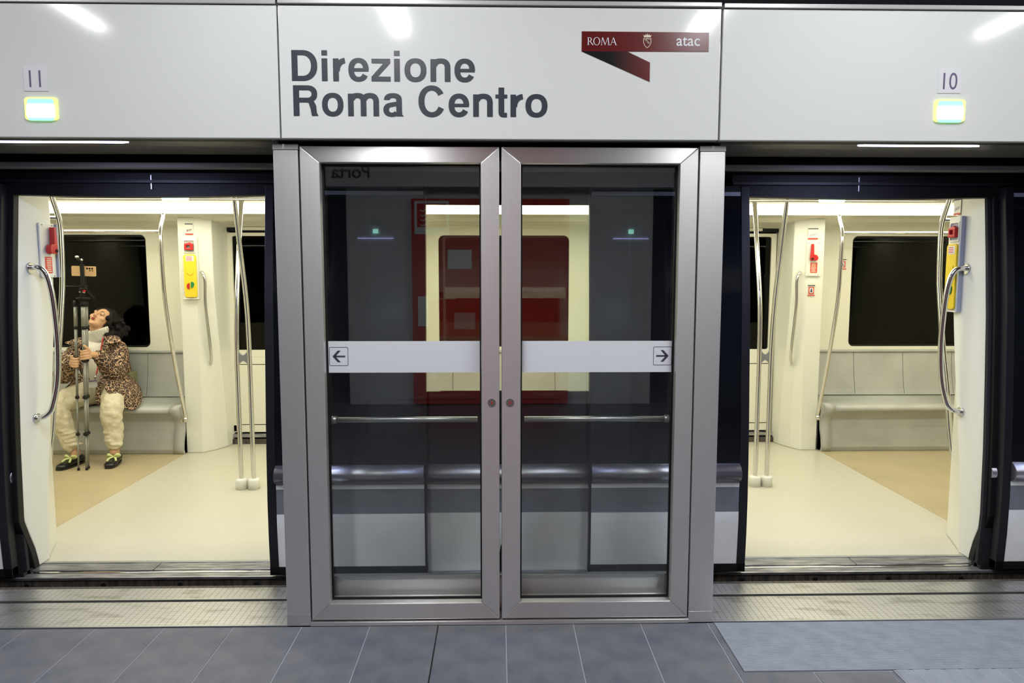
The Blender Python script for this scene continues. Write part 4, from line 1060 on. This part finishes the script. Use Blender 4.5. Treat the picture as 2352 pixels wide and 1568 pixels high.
# coat
def coat():
    T = [(.50, -3.45, .185, .125, 50), (.60, -3.465, .180, .135, 30), (.70, -3.485, .185, .145, 22), (.80, -3.51, .200, .150, 22), (.88, -3.53, .212, .145, 25), (.935, -3.53, .190, .120, 32), (.965, -3.525, .125, .095, 45)]
    rings = []
    for z, cx, a, b, g in T:
        r = []
        for k in range(33):
            an = math.radians(-90+g+(360-2*g)*k/32); c, s_ = math.cos(an), math.sin(an)
            r.append(Vector((cx+a*math.copysign(abs(c)**.85, c), 3.195+b*math.copysign(abs(s_)**.85, s_), z+.010*math.sin(an*3))))
        rings.append(r)
    mb = MB().loft(rings, cap=False, closed=False); o = mb.build('coat', M['leopard'], PW, fix=False)
    sd = o.modifiers.new('solidify', 'SOLIDIFY'); sd.thickness = .016; sd.offset = 0
    ss = o.modifiers.new('subdiv', 'SUBSURF'); ss.levels = ss.render_levels = 2
    wrinkle(o, .07, .025); return o
coat()
for s, P5, Rr in ((-1, [(-3.665, 3.185, .900), (-3.712, 3.15, .86), (-3.740, 3.06, .765), (-3.725, 2.97, .700), (-3.62, 2.85, .745), (-3.530, 2.765, .802), (-3.492, 2.718, .825)], [.066, .080, .078, .074, .064, .052, .043]), (1, [(-3.415, 3.185, .915), (-3.355, 3.15, .875), (-3.318, 3.06, .775), (-3.305, 2.97, .715), (-3.295, 2.86, .800), (-3.300, 2.775, .875), (-3.306, 2.728, .893)], [.070, .086, .086, .082, .070, .052, .043])):
    sl = MB().tube(P5, Rr, 24, 6); 
    o = remesh(sl.build('sleeve', M['leopard'], PW, fix=False), .008, 2); wrinkle(o, .06, .035)
def sheet(name, grid, th, label=None):
    vs = [Vector(q) for r in grid for q in r]; nr = len(grid); nc = len(grid[0])
    fs = [(i*nc+k, i*nc+k+1, (i+1)*nc+k+1, (i+1)*nc+k) for i in range(nr-1) for k in range(nc-1)]
    o = MB().add(vs, fs, True).build(name, M['leopard'], PW, fix=False, label=label)
    sd = o.modifiers.new('solidify', 'SOLIDIFY'); sd.thickness = th; sd.offset = 0
    ss = o.modifiers.new('subdiv', 'SUBSURF'); ss.levels = ss.render_levels = 2
    return o
o = sheet('coat_tail', [
    [(-3.455, 3.015, .69), (-3.38, 3.01, .70), (-3.31, 3.05, .70), (-3.28, 3.14, .69), (-3.28, 3.24, .66)],
    [(-3.405, 2.935, .675), (-3.33, 2.92, .690), (-3.25, 2.97, .665), (-3.20, 3.07, .61), (-3.22, 3.22, .57)],
    [(-3.340, 2.830, .665), (-3.26, 2.82, .665), (-3.18, 2.88, .60), (-3.14, 3.00, .53), (-3.16, 3.16, .51)],
    [(-3.250, 2.745, .600), (-3.18, 2.76, .575), (-3.135, 2.84, .50), (-3.115, 2.97, .46), (-3.12, 3.08, .475)],
    [(-3.165, 2.775, .475), (-3.130, 2.80, .435), (-3.110, 2.86, .400), (-3.095, 2.935, .415), (-3.105, 3.01, .450)]], .012); wrinkle(o, .05, .012)
o = sheet('coat_tail', [
    [(-3.565, 3.040, .68), (-3.62, 3.04, .70), (-3.68, 3.09, .70), (-3.71, 3.18, .68)],
    [(-3.600, 2.990, .615), (-3.66, 2.99, .625), (-3.73, 3.05, .61), (-3.76, 3.14, .58)],
    [(-3.680, 2.945, .560), (-3.73, 2.955, .56), (-3.80, 3.01, .53), (-3.82, 3.10, .50)],
    [(-3.765, 2.915, .475), (-3.80, 2.93, .475), (-3.86, 2.98, .47), (-3.88, 3.06, .46)]], .014); wrinkle(o, .05, .015)
for s, g in ((1, [[(-3.430, 3.075, 1.02), (-3.39, 3.10, 1.03), (-3.34, 3.15, 1.02)], [(-3.415, 3.045, .985), (-3.35, 3.06, .998), (-3.29, 3.09, .998)], [(-3.435, 3.035, .935), (-3.36, 3.04, .955), (-3.258, 3.04, .980)]]),
             (-1, [[(-3.600, 3.075, 1.01), (-3.63, 3.10, 1.015), (-3.68, 3.15, 1.0)], [(-3.605, 3.045, .975), (-3.66, 3.06, .985), (-3.72, 3.08, .980)], [(-3.600, 3.035, .925), (-3.67, 3.04, .945), (-3.775, 3.04, .966)]])):
    sheet('coat_collar', g, .014)
sheet('lapel', [[(-3.43, 3.035, .96), (-3.375, 3.03, .965)], [(-3.425, 3.022, .90), (-3.35, 3.025, .92)], [(-3.435, 3.018, .83), (-3.38, 3.022, .82)], [(-3.44, 3.018, .77), (-3.41, 3.022, .76)]], .010)
o = sheet('coat_belt', [[(-3.445, 2.975, .645), (-3.400, 2.975, .650)], [(-3.440, 2.935, .60), (-3.393, 2.935, .60)], [(-3.428, 2.90, .53), (-3.380, 2.90, .53)], [(-3.415, 2.88, .445), (-3.366, 2.88, .452)]], .010)
# lanyard with badge
MB().tube([(-3.415, 3.045, 1.015), (-3.425, 3.025, .93), (-3.440, 3.012, .83), (-3.455, 3.0, .74), (-3.460, 2.985, .69)], .0045, 8, 4).build('lanyard', M['red'], PW)
MB().tube([(-3.458, 2.985, .70), (-3.462, 2.96, .655)], .006, 8, curve=False).build('badge_clip', M['steel_p'], PW)
o = MB().prism([(-3.515, .592), (-3.425, .600), (-3.430, .662), (-3.515, .656)], 2.938, 2.944).build('name_badge', M['white'], PW)
MB().prism([(-3.515, .644), (-3.429, .650), (-3.430, .660), (-3.515, .654)], 2.935, 2.938).build('badge_bar', M['purple_ink'], o)

# ---------------------------------------------------------------- tripod, phone, bag
TP = empty('tripod', (-3.33, 2.54, 0), 'closed grey travel tripod held upright by the woman', 'tripod')
def lp(a, b, t): return Vector(a)*(1-t)+Vector(b)*t
for k, (ft, tp, big) in enumerate((((-3.366, 2.512, .0), (-3.452, 2.742, 1.34), .85), ((-3.306, 2.520, .0), (-3.384, 2.735, 1.34), 1.15), ((-3.318, 2.565, .0), (-3.388, 2.778, 1.34), .95))):
    rs = [(.012, .0085), (.215, .0105), (.43, .013), (.635, .0155)]
    brk = [.012, .215, .43, .635, .840]; br2 = [.012, .215, .43, .64, .965]
    e = MB(); 
    zz = [.0, .21, .425, .64, .835, .965]
    rad = [.0072, .0092, .0115, .0140, .0165]
    leg = None
    for i in range(5):
        if i == 4: a, b = zz[4], .965
        else: a, b = zz[i], zz[i+1]
        mb = MB().tube([lp(ft, tp, a+.008), lp(ft, tp, b)], rad[i]*big, 14, curve=False)
        if leg is None: leg = mb.build('leg', M['trigrey'], TP)
        else: mb.build('leg_section', M['trigrey'], leg)
    for z in (.21, .425, .64, .835):
        c = lp(ft, tp, z); MB().tube([c-Vector((0, .0, .009)), c+Vector((0, 0, .009))], .0175*big, 14, curve=False).build('twist_lock', M['black'], leg)
    MB().tube([lp(ft, tp, .962), lp(ft, tp, 1.0)], .0190*big, 14, curve=False).build('leg_top', M['black'], leg)
    MB().tube([Vector(ft), Vector(ft)+Vector((0, .002, .018))], .0105, 10, curve=False).build('rubber_foot', M['black'], leg)
c = Vector((-3.392, 2.750, 1.35))
MB().tube([c, c+Vector((0, 0, .014))], .052, 16, curve=False).build('spider', M['black'], TP, .003)
mb = MB(); mb.tube([c+Vector((-.005, 0, .01)), c+Vector((-.003, 0, .05)), c+Vector((0, 0, .065))], [.022, .017, .028], 14, curve=False); mb.ball(c+Vector((.005, -.002, .085)), .030, .026, .022); mb.box(c.x-.028, c.x+.03, c.y-.024, c.y+.024, c.z+.098, c.z+.112)
mb.build('pan_head', M['black'], TP, .002)
MB().tube([c+Vector((-.02, -.01, .060)), c+Vector((.020, -.012, .058))], .010, 10, curve=False).build('head_ring', M['steel_p'], TP)
MB().tube([c+Vector((-.02, 0, .098)), c+Vector((-.07, -.01, .102)), c+Vector((-.145, -.015, .104))], [.006, .005, .0075], 10, curve=False).build('pan_handle', M['black'], TP)
MB().tube([c+Vector((.03, 0, .07)), c+Vector((.06, -.01, .045)), c+Vector((.098, -.015, .005))], [.005, .005, .006], 10, curve=False).build('pan_handle', M['black'], TP)
MB().tube([c+Vector((.030, -.028, .066)), c+Vector((.034, -.040, .066))], .010, 12, curve=False).build('red_knob', M['red'], TP)
cp_ = Vector((-3.374, 2.738, 1.575))
mb = MB(); mb.box(cp_.x-.014, cp_.x+.016, cp_.y-.022, cp_.y-.008, 1.452, 1.630); mb.box(cp_.x-.012, cp_.x+.012, cp_.y+.010, cp_.y+.02, 1.47, 1.625); mb.build('phone_clamp', M['black'], TP, .004)
mb = MB(); mb.tube([(cp_.x, cp_.y-.01, 1.628), (cp_.x-.004, cp_.y-.01, 1.655)], .008, 12, curve=False); mb.tube([(cp_.x+.004, cp_.y-.014, 1.650), (cp_.x-.030, cp_.y-.018, 1.678)], [.009, .012], 12, curve=False); mb.build('clamp_arm', M['black'], TP)
MB().ball((cp_.x-.030, cp_.y-.02, 1.688), .016, .013, .011).build('ball_knob', M['steel_p'], TP)
MB().tube([(cp_.x+.008, cp_.y-.028, 1.668), (cp_.x+.016, cp_.y-.034, 1.664)], .008, 12, curve=False).build('screw_cap', M['steel_p'], TP)
PH = Local('phone', (cp_.x+.008, cp_.y-.004, 1.575), .0, 'rose-gold mobile phone clamped sideways on the tripod', 'phone'); PH.e.rotation_euler = (0, math.radians(1.5), 0)
PH.plate('phone_back', M['phone'], 0, 0, .192, .080, -.004, .004, .008, .001)
for (a, b, r) in ((.030, .022, .0072), (.050, .022, .0072), (.070, .022, .0072), (.052, .005, .0045), (.072, .005, .0045)):
    PH.add(MB().tube([(a, -.004, b), (a, -.0062, b)], r, 14, curve=False), 'camera_lens', M['blackgloss'])
HB = empty('handbag', (-3.235, 3.22, .62), 'small olive green bag on the bench behind the woman, metal frame handle', 'bag')
box('bag_body', -3.345, -3.270, 3.16, 3.30, .425, .69, mat('olive_leather', (.20, .22, .10), .4), HB, .012)
MB().tube([(-3.33, 3.17, .69), (-3.315, 3.165, .75), (-3.295, 3.165, .775), (-3.277, 3.165, .75), (-3.27, 3.17, .69)], .004, 8, 5).build('bag_handle', M['gold'], HB)
